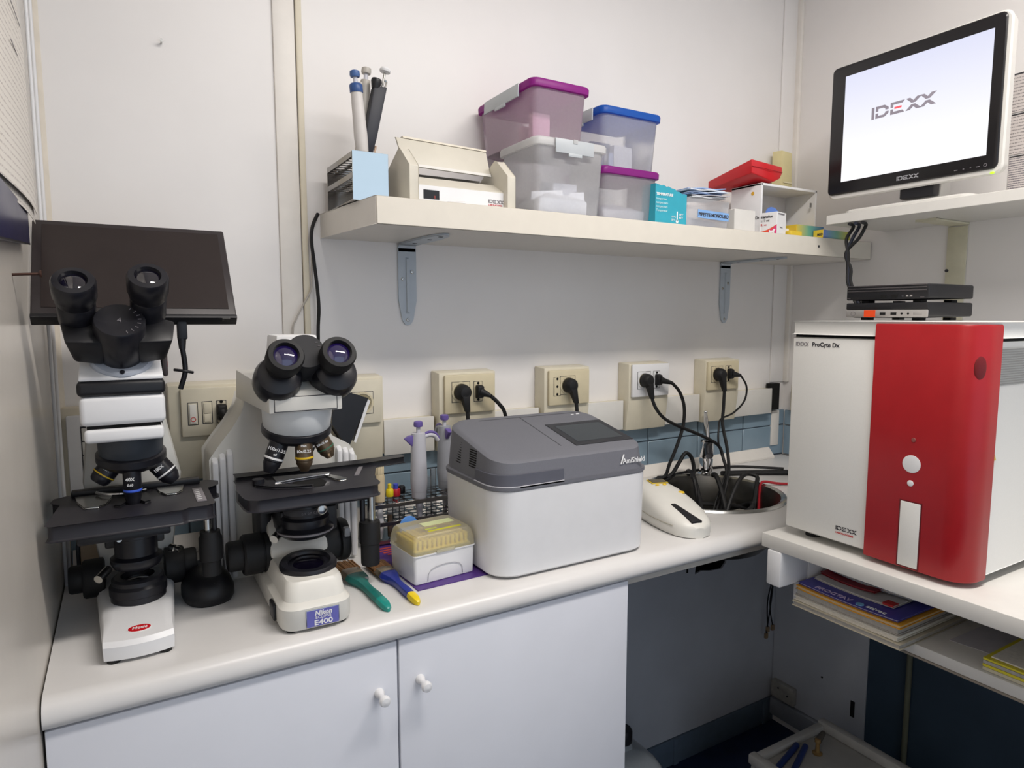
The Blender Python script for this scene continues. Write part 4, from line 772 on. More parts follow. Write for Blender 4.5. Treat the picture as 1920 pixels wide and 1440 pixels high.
# ================================================================== WALL SHELF
SZ = 1.579
M_SHELF = mat('shelf_laminate', 'DDD9D3', .4, var=.02)
ws = thing('wall_shelf', 'long cream laminate wall shelf above the sockets', 'shelf', (1.2, -.135, 1.53))
part('board', B().prism([(.470, -.0005), (.497, -.268), (W-.003, -.268), (W-.003, -.0005)], 'z', 1.53, SZ, .001, 1), M_SHELF, ws)
part('edge_band', B().box(.498, W-.003, -.2715, -.268, 1.5305, SZ-.0005, .001, 1), mat('edge_band', 'DAD4C8', .42, var=.02), ws)
part('screw_hole', B().cyl((1.716, -.2717, 1.555), (1.716, -.2722, 1.555), .0035, n=12), M_PRINTK, ws)
M_BRK = mat('bracket_paint', 'B9C2CB', .38, var=.03)
for bx, lb in ((.6575, 'pale grey metal shelf bracket under the shelf above the grey-lidded analyzer'), (1.664, 'pale grey metal shelf bracket near the right corner, above the sink')):
    t = thing('shelf_bracket', lb, 'bracket', (bx, -.03, 1.35), group='brackets under the wall shelf')
    part('leg', B().prism([(bx-.020, 1.520), (bx+.020, 1.520), (bx+.020, 1.405), (bx+.012, 1.362), (bx+.006, 1.353), (bx, 1.351), (bx-.006, 1.353), (bx-.012, 1.362), (bx-.020, 1.405)], 'y', -.0045, -.0005, .001), M_BRK, t)
    part('arm', B().prism([(bx-.020, -.010), (bx+.020, -.010), (bx+.020, -.15), (bx+.012, -.200), (bx+.004, -.212), (bx-.004, -.212), (bx-.012, -.200), (bx-.020, -.15)], 'z', 1.5255, 1.5295, .001), M_BRK, t)
    prof_ = [(-.0005, 1.516), (-.0005, 1.5095)]
    part('bend', B().prism([(-.0045, 1.512), (-.0005, 1.512), (-.0005, 1.521), (-.003, 1.5265), (-.008, 1.5295), (-.017, 1.5295), (-.017, 1.5255), (-.010, 1.5255), (-.006, 1.5235), (-.0045, 1.519)], 'x', bx-.020, bx+.020), M_BRK, t)
    part('rib', B().hull([(bx-.004, -.004, 1.50), (bx+.004, -.004, 1.50), (bx-.004, -.004, 1.375), (bx+.004, -.004, 1.375), (bx-.0025, -.0085, 1.495), (bx+.0025, -.0085, 1.495), (bx-.0025, -.0085, 1.38), (bx+.0025, -.0085, 1.38)]), M_BRK, t)
    for sx, sz_ in ((-.011, 1.452), (.011, 1.468), (.0, 1.362)):
        s_ = part('screw', B().lathe((bx+sx, -.0045, sz_), (0, -1, 0), [(.0042, 0), (.0042, .0008), (.003, .002), (.001, .0022)], 14), M_STEEL, t)
        part('screw_slot', B().box(bx+sx-.0018, bx+sx+.0018, -.0070, -.0064, sz_-.0005, sz_+.0005, rot=('Y', 40)), M_PRINTK, s_)
    for yy in (-.05, -.13, -.185): part('bolt_hole', B().box(bx-.004, bx+.004, yy-.003, yy+.003, 1.5248, 1.5257), M_VOID, t)

# ------------------------------------------------------------------ steel rack with three pipettes
sr = thing('tube_rack', 'polished steel tube rack at the left end of the wall shelf', 'rack', (.512, -.115, SZ))
part('mirror_panel', B().box(.478, .546, -.2015, -.200, SZ+.0005, 1.667, .0004, 1), mat('mirror_steel', 'DDE6E6', .05, 1.0, var=.01), sr)
part('end_panel', B().box(.478, .546, -.035, -.0335, SZ+.0005, 1.667, .0004, 1), M_RACK, sr)
for z in (1.656, 1.622): part('deck', holed(.479, .545, -.199, -.036, z, 3, 8, .0086), M_RACK, sr)
part('deck', B().box(.479, .545, -.199, -.036, SZ+.001, SZ+.0025), M_RACK, sr)
for z in (1.6555, 1.6185): part('side_rail', B().box(.4775, .479, -.2, -.0345, z, z+.010, .0003, 1), M_RACK, sr)
PS = 'pipettes standing in the shelf rack'
M_PG = mat('pipette_beige_grey', 'B5B0A8', .42); M_PW = mat('pipette_pale', 'CBC7C4', .42); M_PD = mat('pipette_navy', '23252F', .5)
p1 = pipette('pale pipette with a dark blue top, leftmost of three on the shelf', (.519, -.157, SZ+.0027), 0, (0, -4.5), M_PW, mat('blue_grey_plastic', '3F5F94', .4), .07, .145, .0125, False, group=PS, slots=False)
part('collar', B().lathe((0, 0, .20), (0, 0, 1), [(.0118, 0), (.0122, .001), (.0122, .013), (.010, .016), (.001, .016)], 20).rot('Y', -4.5, (0, 0, 0)), mat('navy_collar', '2F4F86', .4), p1, local=True)
p2 = pipette('plain beige-grey pipette in the middle of the three on the shelf', (.512, -.115, SZ+.0027), 0, (0, 5.5), M_PG, M_PG, .075, .165, .0115, False, group=PS, slots=False)
part('side_spur', B().hull([(-.030, -.003, .226), (-.030, .003, .226), (-.028, -.003, .220), (-.028, .003, .220), (-.005, -.006, .236), (-.005, .006, .236), (-.005, -.006, .215), (-.005, .006, .215)], .002).rot('Y', 5.5, (0, 0, 0)), M_PG, p2, local=True)
p3 = thing('pipette', 'black-bodied pipette with a white mushroom button, rightmost of three on the shelf', 'pipette', (.507, -.135, SZ+.0027), 0, PS)
def X3(b): return b.rot('Y', 11.5, (0, 0, 0))
part('tip_cone', X3(B().lathe((0, 0, 0), (0, 0, 1), [(.003, 0), (.0065, .06), (.0075, .08), (.0095, .095)], 18)), M_WHITE, p3, local=True)
part('body', X3(B().hull([(-.009, -.009, .094), (.009, -.009, .094), (-.009, .009, .094), (.009, .009, .094), (-.011, -.011, .13), (.012, -.011, .13), (-.011, .011, .13), (.012, .011, .13), (-.0105, -.0105, .225), (.015, -.0105, .232), (-.0105, .0105, .225), (.015, .0105, .232)], .003)), M_PD, p3, local=True)
part('dial', X3(B().lathe((-.006, -.004, .222), (0, 0, 1), [(.007, 0), (.0085, .006), (.0105, .014), (.0095, .018), (.001, .018)], 20)), M_BLACK, p3, local=True)
part('plunger', X3(B().cyl((.008, 0, .228), (.008, 0, .262), .0022, n=12)), M_STEEL, p3, local=True)
part('button', X3(B().lathe((.008, 0, .259), (0, 0, 1), [(.001, 0), (.010, .002), (.011, .005), (.009, .009), (.001, .0105)], 22)), M_WHITE, p3, local=True)
part('ejector', X3(B().tube([(.013, 0, .232), (.0145, 0, .243), (.010, 0, .246)], .002, 8)), M_STEEL, p3, local=True)
part('side_clip', X3(B().cyl((.0125, -.004, .08), (.014, -.004, .118), .0022, n=10)), mat('tan_metal', 'BFA591', .4, .4), p3, local=True)

# ------------------------------------------------------------------ beige incubator block
hb_ = thing('heating_block', 'beige heating block with an opened flap and small black display on the shelf', 'incubator', (.678, -.19, SZ))
M_BG = mat('beige_paint', 'CEC9BC', .42, var=.02)
side = [(-.127, SZ+.0005), (-.127, 1.641), (-.152, 1.656), (-.199, 1.680), (-.206, 1.679), (-.251, 1.642), (-.251, SZ+.0005)]
for x0 in (.567, .771): part('side_panel', B().prism(side, 'x', x0, x0+.018, .0012), M_BG, hb_)
part('front_panel', B().hull([(.585, -.236, SZ+.0005), (.771, -.236, SZ+.0005), (.585, -.236, 1.613), (.771, -.236, 1.613), (.585, -.195, SZ+.0005), (.771, -.195, SZ+.0005), (.585, -.195, 1.634), (.771, -.195, 1.634)]), M_BG, hb_)
part('label_panel', B().box(.586, .770, -.2368, -.2358, SZ+.001, 1.6115), M_WHITE, hb_)
part('display', B().box(.600, .632, -.2378, -.2364, 1.587, 1.6035, .0005, 1), M_BLACK, hb_)
text('8', .008, (.620, -.2382, 1.588), (1, 0, 0), (0, 0, 1), mat('display_red', '9A4A44', .5), hb_)
logo((.7365, -.2370, 1.5905), (1, 0, 0), (0, 0, 1), .035, M_PRINTG, None, hb_)
text('LABORATORIES', .0042, (.7365, -.2370, 1.5855), (1, 0, 0), (0, 0, 1), M_PRINTR, hb_, xs=1.05)
part('well', B().box(.585, .771, -.195, -.13, SZ+.0005, 1.606), mat('well_dark', '56534D', .5), hb_)
part('well_wall', B().box(.585, .771, -.135, -.129, 1.606, 1.652), mat('well_grey', '7D7A73', .4), hb_)
for sx in (.62, .70): part('well_screw', B().cyl((sx, -.136, 1.63), (sx, -.1345, 1.63), .002, n=10), M_STEEL, hb_)
part('flap', B().hull([(.583, -.188, 1.654), (.769, -.188, 1.651), (.583, -.184, 1.654), (.769, -.184, 1.651), (.578, -.158, 1.712), (.774, -.158, 1.707), (.578, -.150, 1.714), (.774, -.150, 1.709)], .001), M_BG, hb_)
part('flap_lip', B().hull([(.592, -.160, 1.712), (.774, -.160, 1.707), (.592, -.146, 1.716), (.774, -.146, 1.711), (.592, -.158, 1.716), (.774, -.158, 1.711), (.592, -.146, 1.713), (.774, -.146, 1.708)]), mat('beige_light', 'DDD6C6', .42), hb_)
part('flap_stripe', B().hull([(.585, -.1895, 1.6545), (.769, -.1895, 1.6515), (.585, -.1875, 1.6600), (.769, -.1875, 1.6570), (.585, -.1885, 1.6545), (.769, -.1885, 1.6515), (.585, -.1865, 1.660), (.769, -.1865, 1.6570)]), M_WHITE2, hb_)
solo('paper_slip', B().hull([(.632, -.267, SZ+.0005), (.672, -.267, SZ+.0005), (.632, -.245, SZ+.0005), (.672, -.245, SZ+.0005), (.640, -.262, SZ+.003), (.672, -.264, SZ+.005), (.640, -.25, SZ+.003), (.672, -.25, SZ+.004)]), M_WHITE, 'small folded white slip on the shelf edge below the beige heating block', 'slip')

# ------------------------------------------------------------------ lidded storage boxes
M_CLR = clear_mat('cloudy_plastic', 'FBFBFD', .36, .25)
def lid_mat(name, hexc):
    m = mat(name, hexc, .35, var=.04); nt = m.node_tree; p = nt.nodes['Principled BSDF']; tl = nt.nodes.new('ShaderNodeBsdfTranslucent'); tl.inputs[0].default_value = (*lin(hexc), 1)
    mx = nt.nodes.new('ShaderNodeMixShader'); mx.inputs[0].default_value = .55; nt.links.new(p.outputs[0], mx.inputs[1]); nt.links.new(tl.outputs[0], mx.inputs[2]); nt.links.new(mx.outputs[0], nt.nodes['Material Output'].inputs[0]); return m
M_LATCH = mat('latch_grey', 'B4B9BD', .4, var=.03)
def storage(lb, x0, x1, y0, y1, z0, z1, lidm, latch, contents, wallm=M_CLR):
    t = thing('storage_box', lb, 'storage box', ((x0+x1)/2, (y0+y1)/2, z0), group='lidded plastic boxes stacked on the shelf')
    hx, hy, h = (x1-x0)/2, (y1-y0)/2, z1-z0
    def rg(i, z, r=.016): return [(a, b_, z) for a, b_ in rr(-hx+i, hx-i, -hy+i, hy-i, r, 4)]
    part('body', B().loft([rg(.020, .008), rg(.016, .001), rg(.014, 0), rg(.0128, .001), rg(.006, h-.016), rg(.006, h-.004)][1:6], cap=False), wallm, t, local=True)
    part('floor', B().loft([rg(.0155, .0004), rg(.0155, .0022)]), wallm, t, local=True)
    part('lid', B().loft([rg(.004, h-.017), rg(.0005, h-.016), rg(0, h-.005), rg(.002, h-.001), rg(.008, h), rg(.009, h-.004), rg(.006, h-.010), rg(.004, h-.017)][:5]+[rg(.02, h-.0005)]), lidm, t, local=True)
    for side_, frm in latch:
        w = (hx if side_ in 'f' else hy)*frm
        if side_ == 'f':
            l = part('latch', B().hull([(-w, -hy-.001, h-.001), (w, -hy-.001, h-.001), (-w, -hy-.004, h-.002), (w, -hy-.004, h-.002), (-w*.98, -hy-.0055, h-.030), (w*.98, -hy-.0055, h-.030), (-w*.98, -hy-.0015, h-.030), (w*.98, -hy-.0015, h-.030)], .001), M_LATCH, t, local=True)
            part('latch_tab', B().box(-w*.35, w*.35, -hy-.0065, -hy-.003, h-.036, h-.029, .001), M_LATCH, l, local=True)
            part('latch_notch', B().box(-w*.08, w*.12, -hy-.0058, -hy-.003, h-.009, h-.001), lidm, l, local=True)
        else:
            s = -1 if side_ == 'l' else 1
            l = part('latch', B().hull([(s*(hx+a), b_, c) for a, c in ((.001, h-.001), (.004, h-.002), (.0055, h-.028), (.0015, h-.028)) for b_ in (-w, w)], .001), M_LATCH, t, local=True)
            part('latch_tab', B().box(s*(hx+.003) if s > 0 else -hx-.0065, s*(hx+.0065) if s > 0 else -hx-.003, -w*.3, w*.3, h-.034, h-.027, .001), M_LATCH, l, local=True)
    random.seed(int(x0*1000))
    ix, iy = hx-.024, hy-.024
    for nm, n, m_ in contents:
        for k in range(n):
            cx_, cy_ = random.uniform(-.7, .7)*ix, random.uniform(-.7, .7)*iy
            if nm == 'sachet':
                an = random.uniform(-25, 25); w_ = ix*.55; b = B().hull([(-w_, -.002, .004), (w_, -.002, .004), (-w_, .003, .004), (w_, .003, .004), (-w_*.9, 0, h*.35), (w_*.9, .006, h*.38), (-w_*.9, .002, h*.35), (w_*.9, .008, h*.38)]).rot('Z', an, (0, 0, 0))
            elif nm == 'bag':
                cx_ = cy_ = 0; b = B().hull([(sx_*ix*random.uniform(.75, 1), sy_*iy*random.uniform(.75, 1), zz_) for zz_, f_ in ((.004, 1), (h*random.uniform(.2, .3), .9)) for sx_ in (-1, -.3, .4, 1) for sy_ in (-1, -.2, .5, 1)]+[(random.uniform(-.6, .6)*ix, random.uniform(-.6, .6)*iy, h*random.uniform(.3, .42)) for _ in range(5)], .003)
            elif nm == 'stick':
                b = B().cyl((-.02, 0, .006), (.022, 0, .012+random.uniform(0, h*.28)), .003, .0042, 8).rot('Z', random.uniform(0, 360), (0, 0, 0))
            else:
                b = B().box(-ix*.45, ix*.45, -.008, .008, .004, h*random.uniform(.35, .6), .001, 1).rot('Z', random.uniform(-12, 12), (0, 0, 0))
            me = b.mesh(nm); me.transform(Matrix.Translation((cx_*.6, cy_*.8, 0))); part(nm, me, m_, t, local=True)
    return t
M_BAG = mat('white_bag', 'F2F4FA', .4, var=.05); M_GREYB = mat('grey_bag', 'C6C7D0', .45, var=.08); M_MAG = lid_mat('magenta_lid', 'A8329E'); M_BLU = lid_mat('blue_lid', '2C6FCB')
storage('clear box with a white lid and grey front latch, full of white bags', .830, 1.014, -.262, -.105, SZ+.0005, 1.728, lid_mat('milky_lid', 'E6E6E6'), (('f', .52),), (('bag', 1, M_BAG), ('sachet', 7, M_BAG), ('stick', 8, M_BAG), ('card', 2, M_GREYB)))
storage('clear box with a magenta lid stacked on the white-lidded box', .826, .972, -.255, -.012, 1.7285, 1.841, M_MAG, (('l', .6),), (('card', 2, mat('pink_lit_card', 'C9A0B8', .5)),), clear_mat('pink_lit_plastic', 'FCF0F7', .38, .25))  # pink of walls and card paints the light coming through the magenta lid
storage('clear box with a magenta lid standing directly on the shelf', 1.032, 1.206, -.216, -.06, SZ+.0005, 1.702, M_MAG, (), (('bag', 1, M_GREYB), ('stick', 22, M_BAG), ('sachet', 2, M_GREYB)))
storage('clear box with a blue lid stacked on a magenta-lidded box', 1.030, 1.207, -.216, -.06, 1.7025, 1.830, M_BLU, (('l', .6),), (('card', 3, M_GREYB), ('sachet', 3, mat('blue_bag', '9FA8C4', .45))))

# ------------------------------------------------------------------ cartons and small things on the shelf
tb_ = thing('teal_carton', 'teal cardboard carton with a torn top edge and white print', 'carton', (1.228, -.20, SZ))
jag = [(1.1785, SZ+.0005), (1.277, SZ+.0005), (1.277, 1.655), (1.268, 1.6575), (1.262, 1.656), (1.252, 1.661), (1.246, 1.6605), (1.238, 1.666), (1.228, 1.6665), (1.219, 1.670), (1.212, 1.6685), (1.204, 1.672), (1.196, 1.6705), (1.1785, 1.674)]
part('carton', B().prism(jag, 'y', -.226, -.18), mat('teal_card', '2E9FB4', .5, var=.04), tb_)
text('TEMPERATURE', .0085, (1.181, -.2265, 1.648), (1, 0, 0), (0, 0, 1), M_PRINTW, tb_, bold=.0002, xs=.92)
for k, s in enumerate(('temperatur', 'temperatura', 'temperaturi', 'Temperatur')): text(s, .0075, (1.181, -.2265, 1.638-k*.0088), (1, 0, 0), (0, 0, 1), mat('pale_teal_print', 'BEE4EA', .5), tb_, xs=.95)
part('thermometer_icon', B().cyl((1.247, -.2262, 1.592), (1.247, -.2268, 1.592), .004, n=14), M_PRINTW, tb_)
part('thermometer_icon', B().box(1.2455, 1.2485, -.2268, -.2262, 1.592, 1.615), M_PRINTW, tb_)
text('15°C', .0065, (1.229, -.2265, 1.600), (1, 0, 0), (0, 0, 1), M_PRINTW, tb_); text('59°F', .0065, (1.229, -.2265, 1.593), (1, 0, 0), (0, 0, 1), M_PRINTW, tb_)
text('30°C', .0065, (1.253, -.2265, 1.606), (1, 0, 0), (0, 0, 1), M_PRINTW, tb_); text('86°F', .0065, (1.253, -.2265, 1.599), (1, 0, 0), (0, 0, 1), M_PRINTW, tb_)
ct = thing('clear_container', 'clear plastic container with a blue printed label strip', 'container', (1.36, -.18, SZ))
def cring(i, z): return [(a, b_, z) for a, b_ in rr(1.282+i, 1.432-i, -.222+i, -.14-i, .008, 3)]
part('body', B().loft([cring(.004, SZ+.0005), cring(0, 1.652)], cap=False), M_CLR, ct)
part('floor', B().loft([cring(.0055, SZ+.0005), cring(.0055, SZ+.002)]), M_CLR, ct)
part('filling', B().hull([(1.292, -.205, SZ+.0025), (1.42, -.205, SZ+.0025), (1.292, -.15, SZ+.0025), (1.42, -.15, SZ+.0025), (1.30, -.20, 1.612), (1.40, -.20, 1.605), (1.30, -.155, 1.615), (1.41, -.155, 1.60)], .004), M_GREYB, ct)
lbm = part('label_strip', B().box(1.318, 1.424, -.2235, -.2225, 1.606, 1.6255, rot=('Y', 1.5)), mat('label_blue', '7FA9DC', .5), ct)
text('PIPETTE MONOUSO', .0115, (1.371, -.2238, 1.6115), (1, 0, 0), (0, 0, 1), M_PRINTK, lbm, align='CENTER', bold=.0003)
M_PK = [mat('packet_'+n, h, .35, var=.08) for n, h in (('white', 'D6DAE0'), ('blue', '93AEDA'), ('grey', 'A6A6AE'), ('pale', 'C4D2E6'))]
random.seed(3)
for k, (dx, dy, rz_, q) in enumerate(((0, 0, 4, 0), (.006, -.004, -3, 2), (-.006, .004, 8, 1), (.004, .002, -6, 3), (-.004, 0, 3, 0), (.0, .003, -2, 1))):
    z = 1.6535+k*.0042; b = B(); n = 8; rings = []
    for i in range(n+1):
        x = -.062+i*.124/n; w = .0012*math.sin(i*1.3+k*2); rings.append([(x, -.038, z+w), (x, .030, z+w*.5), (x, .030, z+w*.5+.0022), (x, -.038, z+w+.0022)])
    b.loft(rings).rot('Z', rz_, (0, 0, 0)).rot('Y', -3, (0, 0, 1.654)); me = b.mesh('sachet_packet'); me.transform(Matrix.Translation((1.353+dx, -.185+dy, .003)))
    solo('sachet_packet', me, M_PK[q], ['white lowest packet in the pile on the clear container', 'grey packet second from the bottom of the pile on the clear container', 'blue packet third from the bottom of the pile on the clear container', 'pale blue packet third from the top of the pile on the clear container', 'white packet just under the top of the pile on the clear container', 'blue top packet in the pile on the clear container'][k], 'packet', 'flat packets piled on the clear container')
wd_ = thing('open_dispenser', 'white open-fronted dispenser box with a yellow dot on its side', 'dispenser', (1.685, -.15, SZ))
def dfr(x0, x1, z0, z1): return [(x0, z0), (x1, z0), (x1, z1), (x0, z1)]
part('side_wall', B().box(1.570, 1.576, -.20, -.10, SZ+.0005, 1.718, .001), M_WHITE, wd_)
part('side_wall', B().box(1.794, 1.800, -.20, -.10, SZ+.0005, 1.718, .001), M_WHITE, wd_)
part('roof', B().box(1.570, 1.800, -.20, -.10, 1.712, 1.7185, .001), M_WHITE, wd_)
part('floor', B().box(1.576, 1.794, -.20, -.10, SZ+.0005, SZ+.006), M_WHITE, wd_)
part('back', B().box(1.576, 1.794, -.103, -.10, SZ+.006, 1.712), mat('pale_grey_board', 'CFCDD2', .5), wd_)
part('sill', B().box(1.576, 1.794, -.20, -.197, SZ+.006, 1.607, .001), M_WHITE, wd_)
part('dot', B().cyl((1.570, -.172, 1.694), (1.5695, -.172, 1.694), .005, n=18), mat('gold_dot', 'D6A62A', .4), wd_)
part('catch', B().box(1.778, 1.783, -.197, -.194, 1.672, 1.684), M_STEEL, wd_)
sp2 = thing('blue_disc', 'blue round disc standing inside the white dispenser box', 'disc', (1.66, -.165, SZ+.006))
part('disc', B().lathe((1.655, -.168, 1.645), (-.25, -1, .25), [(.001, 0), (.021, .0005), (.0225, .002), (.021, .0035), (.001, .004)], 28), mat('disc_blue', '5C7FC8', .4), sp2)
part('stem', B().cyl((1.655, -.164, SZ+.0065), (1.655, -.166, 1.64), .003, n=10), M_WHITE, sp2)
rb = thing('red_case', 'bright red flat case lying tilted on the white dispenser box', 'case', (1.59, -.12, 1.7185))
part('case', B().hull([(1.524, -.205, 1.737), (1.610, -.205, 1.7235), (1.640, -.200, 1.735), (1.652, -.198, 1.750), (1.648, -.20, 1.766), (1.522, -.205, 1.772), (1.545, -.05, 1.7195), (1.66, -.06, 1.7195), (1.537, -.045, 1.7225), (1.537, -.045, 1.744), (1.67, -.06, 1.74), (1.668, -.06, 1.728), (1.58, -.13, 1.7190)], .004, 3), mat('red_plastic', 'C4161F', .32, var=.03), rb)
part('seam', B().tube([(1.5225, -.2065, 1.754), (1.56, -.2075, 1.753), (1.60, -.2072, 1.751), (1.648, -.2015, 1.752)], .0007, 6), mat('dark_red', '8E1018', .4), rb)
ycb = thing('cream_bar', 'tall cream-yellow plastic bar standing in the corner behind the red case', 'bar', (1.868, -.035, SZ))
part('bar', B().hull([(1.840, -.052, SZ+.0005), (1.897, -.052, SZ+.0005), (1.840, -.012, SZ+.0005), (1.897, -.012, SZ+.0005), (1.838, -.05, 1.865), (1.885, -.05, 1.862), (1.838, -.014, 1.868), (1.885, -.014, 1.866)], .004), mat('cream_yellow', 'E2D7A4', .4, var=.03), ycb)
part('ridge', B().box(1.846, 1.884, -.0535, -.0515, 1.770, 1.774, .0005, 1), mat('cream_light', 'EFE7C4', .4), ycb)
solo('small_white_carton', B().box(1.458, 1.535, -.212, -.165, SZ+.0005, 1.641, .0008, 1), M_WHITE2, 'plain small white carton between the clear container and the medicine box', 'carton')
dm = thing('medicine_box', 'white medicine carton with an orange and pink wave at its foot', 'carton', (1.581, -.243, SZ), 12)
CW, CD, CH = .050, .066, .0605   # its printed face looks to the left
part('carton', B().box(0, CW, 0, CD, .0005, CH, .0006, 1), M_WHITE, dm, local=True)
Y1 = (0, -1, 0)
wave = [(0, 0), (CD, 0), (CD, .027)] + [(CD*(1-k/10), .027-.0155*math.sin(min(1, k/7)*math.pi/2)) for k in range(1, 10)] + [(0, .013)]
part('wave_print', B().plate([wave], (-.0002, CD, .001), Y1, (0, 0, 1), .0003), mat('wave_orange', 'DF5436', .45), dm, local=True)
part('wave_print', B().plate([[(CD*.66, 0), (CD, 0), (CD, .0265), (CD*.86, .0175), (CD*.66, .0118)]], (-.0006, CD, .0012), Y1, (0, 0, 1), .0003), mat('wave_pink', 'D83A78', .45), dm, local=True)
text('Dermanolon', .0105, (-.0004, CD-.006, .0465), Y1, (0, 0, 1), M_PRINTK, dm, bold=.0002, xs=.9, local=True)
text('0.17 ml', .0085, (-.0004, CD-.020, .0370), Y1, (0, 0, 1), M_PRINTK, dm, local=True)
text('R', .0085, (-.0004, CD-.022, .0265), Y1, (0, 0, 1), M_PRINTR, dm, local=True); text('vet', .0058, (-.0004, CD-.031, .0272), Y1, (0, 0, 1), M_PRINTR, dm, local=True)
part('dog_print', B().plate([[(0, 0), (.003, 0), (.004, .006), (.010, .006), (.011, 0), (.014, 0), (.014, .010), (.017, .014), (.013, .016), (.009, .012), (.003, .012), (0, .015)]], (-.0009, CD-.046, .0012), Y1, (0, 0, 1), .0003), M_PRINTW, dm, local=True)
text('VETERINARY', .0055, (.006, -.0004, .0535), (1, 0, 0), (0, 0, 1), M_PRINTG, dm, xs=1.1, local=True); text('400 mg', .005, (.016, -.0004, .020), (1, 0, 0), (0, 0, 1), M_PRINTG, dm, local=True)
def grad(name, stops):
    m = bpy.data.materials.new(name); m.use_nodes = True; N = m.node_tree.nodes; L = m.node_tree.links; p = N['Principled BSDF']; p.inputs['Roughness'].default_value = .4
    tc = N.new('ShaderNodeTexCoord'); sx = N.new('ShaderNodeSeparateXYZ'); cr = N.new('ShaderNodeValToRGB')
    L.new(tc.outputs['Generated'], sx.inputs[0]); L.new(sx.outputs['X'], cr.inputs['Fac']); L.new(cr.outputs['Color'], p.inputs['Base Color'])
    for i, (q, h) in enumerate(stops):
        e = cr.color_ramp.elements[i] if i < 2 else cr.color_ramp.elements.new(q)
        e.position = q; e.color = (*lin(h), 1)
    return m
G1 = grad('print_yellow_blue', [(0, 'C9B64A'), (1, '4A6FA8'), (.45, '5FA08C')]); G2 = grad('print_blue_yellow', [(0, '5B6FB0'), (1, 'C9C03C'), (.5, '6FA08C')]); M_YC = mat('yellow_card', 'DDBE3C', .42, var=.03); G3 = mat('green_card', '3E7A52', .45)
def ybox(lb, x0, x1, y0, y1, z1, gm, txt, z0=SZ+.0005):
    t = thing('yellow_carton', lb, 'carton', ((x0+x1)/2, (y0+y1)/2, z0), group='flat yellow and blue cartons at the right end of the shelf')
    part('carton', B().box(x0, x1, y0+.0003, y1, z0, z1, .0004, 1), M_YC, t)
    part('printed_face', B().box(x0+.0005, x1-.0005, y0-.0003, y0+.0004, z0+.0003, z1-.0003), gm, t)
    if txt: text(txt, .0085, (x0-.0003, y1-.012, z0+(z1-z0)*.35), Y1, (0, 0, 1), M_PRINTK, t, bold=.0002)
    return t
ybox('larger yellow carton with a green to blue front beside the medicine box', 1.685, 1.80, -.225, -.155, 1.616, G1, 'MSD')
ybox('flat yellow carton with a blue to yellow front near the shelf edge', 1.752, 1.872, -.258, -.228, 1.603, G2, 'MSD')
ybox('small low yellow carton tucked right behind the medicine box', 1.635, 1.680, -.245, -.17, 1.594, M_YC, 'vet')
solo('green_carton', B().box(1.556, 1.586, -.172, -.150, SZ+.0005, 1.612, .0006, 1), G3, 'green carton mostly hidden behind the medicine box', 'carton')
# ================================================================== DESK AND ITS SHELF ALONG THE RIGHT WALL
DT = .945
dk = thing('side_desk', 'white side desk along the right wall carrying the red-fronted analyzer', 'desk', (1.56, -1.1, 0))
part('top', B().box(1.178, W-.006, -1.75, -.553, DT-.028, DT, .002), M_WHITE2, dk)
part('side_panel', B().box(1.176, 1.262, -.600, -.568, .846, DT-.0282, .004), M_WHITE, dk)
part('side_panel', B().box(1.262, W-.022, -.600, -.568, .786, DT-.0282, .002), M_WHITE, dk)
part('book_shelf', B().box(1.262, W-.022, -1.75, -.6005, .786, .806, .0015), M_WHITE2, dk)
part('shelf_edge_strip', B().box(1.2605, 1.264, -1.75, -.78, .7825, .786), mat('bare_chipboard', '8F8578', .7), dk)
part('end_panel', B().box(1.25, W-.022, -1.75, -1.72, 0.0, DT-.0282, .002), M_WHITE, dk)

# ------------------------------------------------------------------ red-fronted analyzer
an = thing('hematology_analyzer', 'tall white analyzer with a broad red front strip on the side desk', 'analyzer', (1.415, -.745, DT))
AX, AB, AY0, AY1, AZ0, AZ1 = 1.212, 1.625, -.904, -.581, .960, 1.361
for fx in (1.25, 1.59):
    for fy_ in (-.87, -.615): part('foot', B().cyl((fx, fy_, DT), (fx, fy_, AZ0+.002), .014, n=16), M_RUBBER, an)
def acase(x0, y0, r): return [(x0, AY1)] + [(x0+r+r*math.cos(math.radians(180+90*k/8)), y0+r+r*math.sin(math.radians(180+90*k/8))) for k in range(9)] + [(AB, y0), (AB, AY1)]
part('case', B().prism(acase(AX+.004, AY0, .038), 'z', AZ0, 1.331, .0015), M_CASE, an)
part('door', B().box(AX, AX+.006, -.742, AY1+.001, AZ0+.001, 1.330, .003), M_CASE, an)
part('gap', B().prism(acase(AX+.007, AY0+.002, .038), 'z', 1.3305, 1.336), M_VOID, an)
part('lid', B().prism(acase(AX, AY0-.0005, .040), 'z', 1.336, AZ1, .003), M_CASE, an)
red = []
for z in (AZ0-.006, AZ0-.003, 1.354, 1.3575):
    e = .002 if z in (AZ0-.006, 1.3575) else 0
    pr = [(AX+.04, -.743), (AX-.005+e, -.743), (AX-.006+e, -.80), (AX-.006+e, -.868)]
    for k in range(1, 9): a = math.radians(180+90*k/8); pr.append((AX+.034+(.040-e)*math.cos(a), -.868+(.040-e)*math.sin(a)))
    red.append([(x, y, z) for x, y in pr+[(AX+.052, -.9085+e), (AX+.052, -.90)]])
rp = part('red_panel', B().loft(red), M_RED, an)
FX = AX-.0062; R_ = (0, -1, 0); U_ = (0, 0, 1)
def disc(y, z, r, m, nm, d=.0012): return part(nm, B().lathe((FX+.0003, y, z), (-1, 0, 0), [(r, 0), (r, d*.7), (r*.9, d), (.001, d)], 30), m, rp)
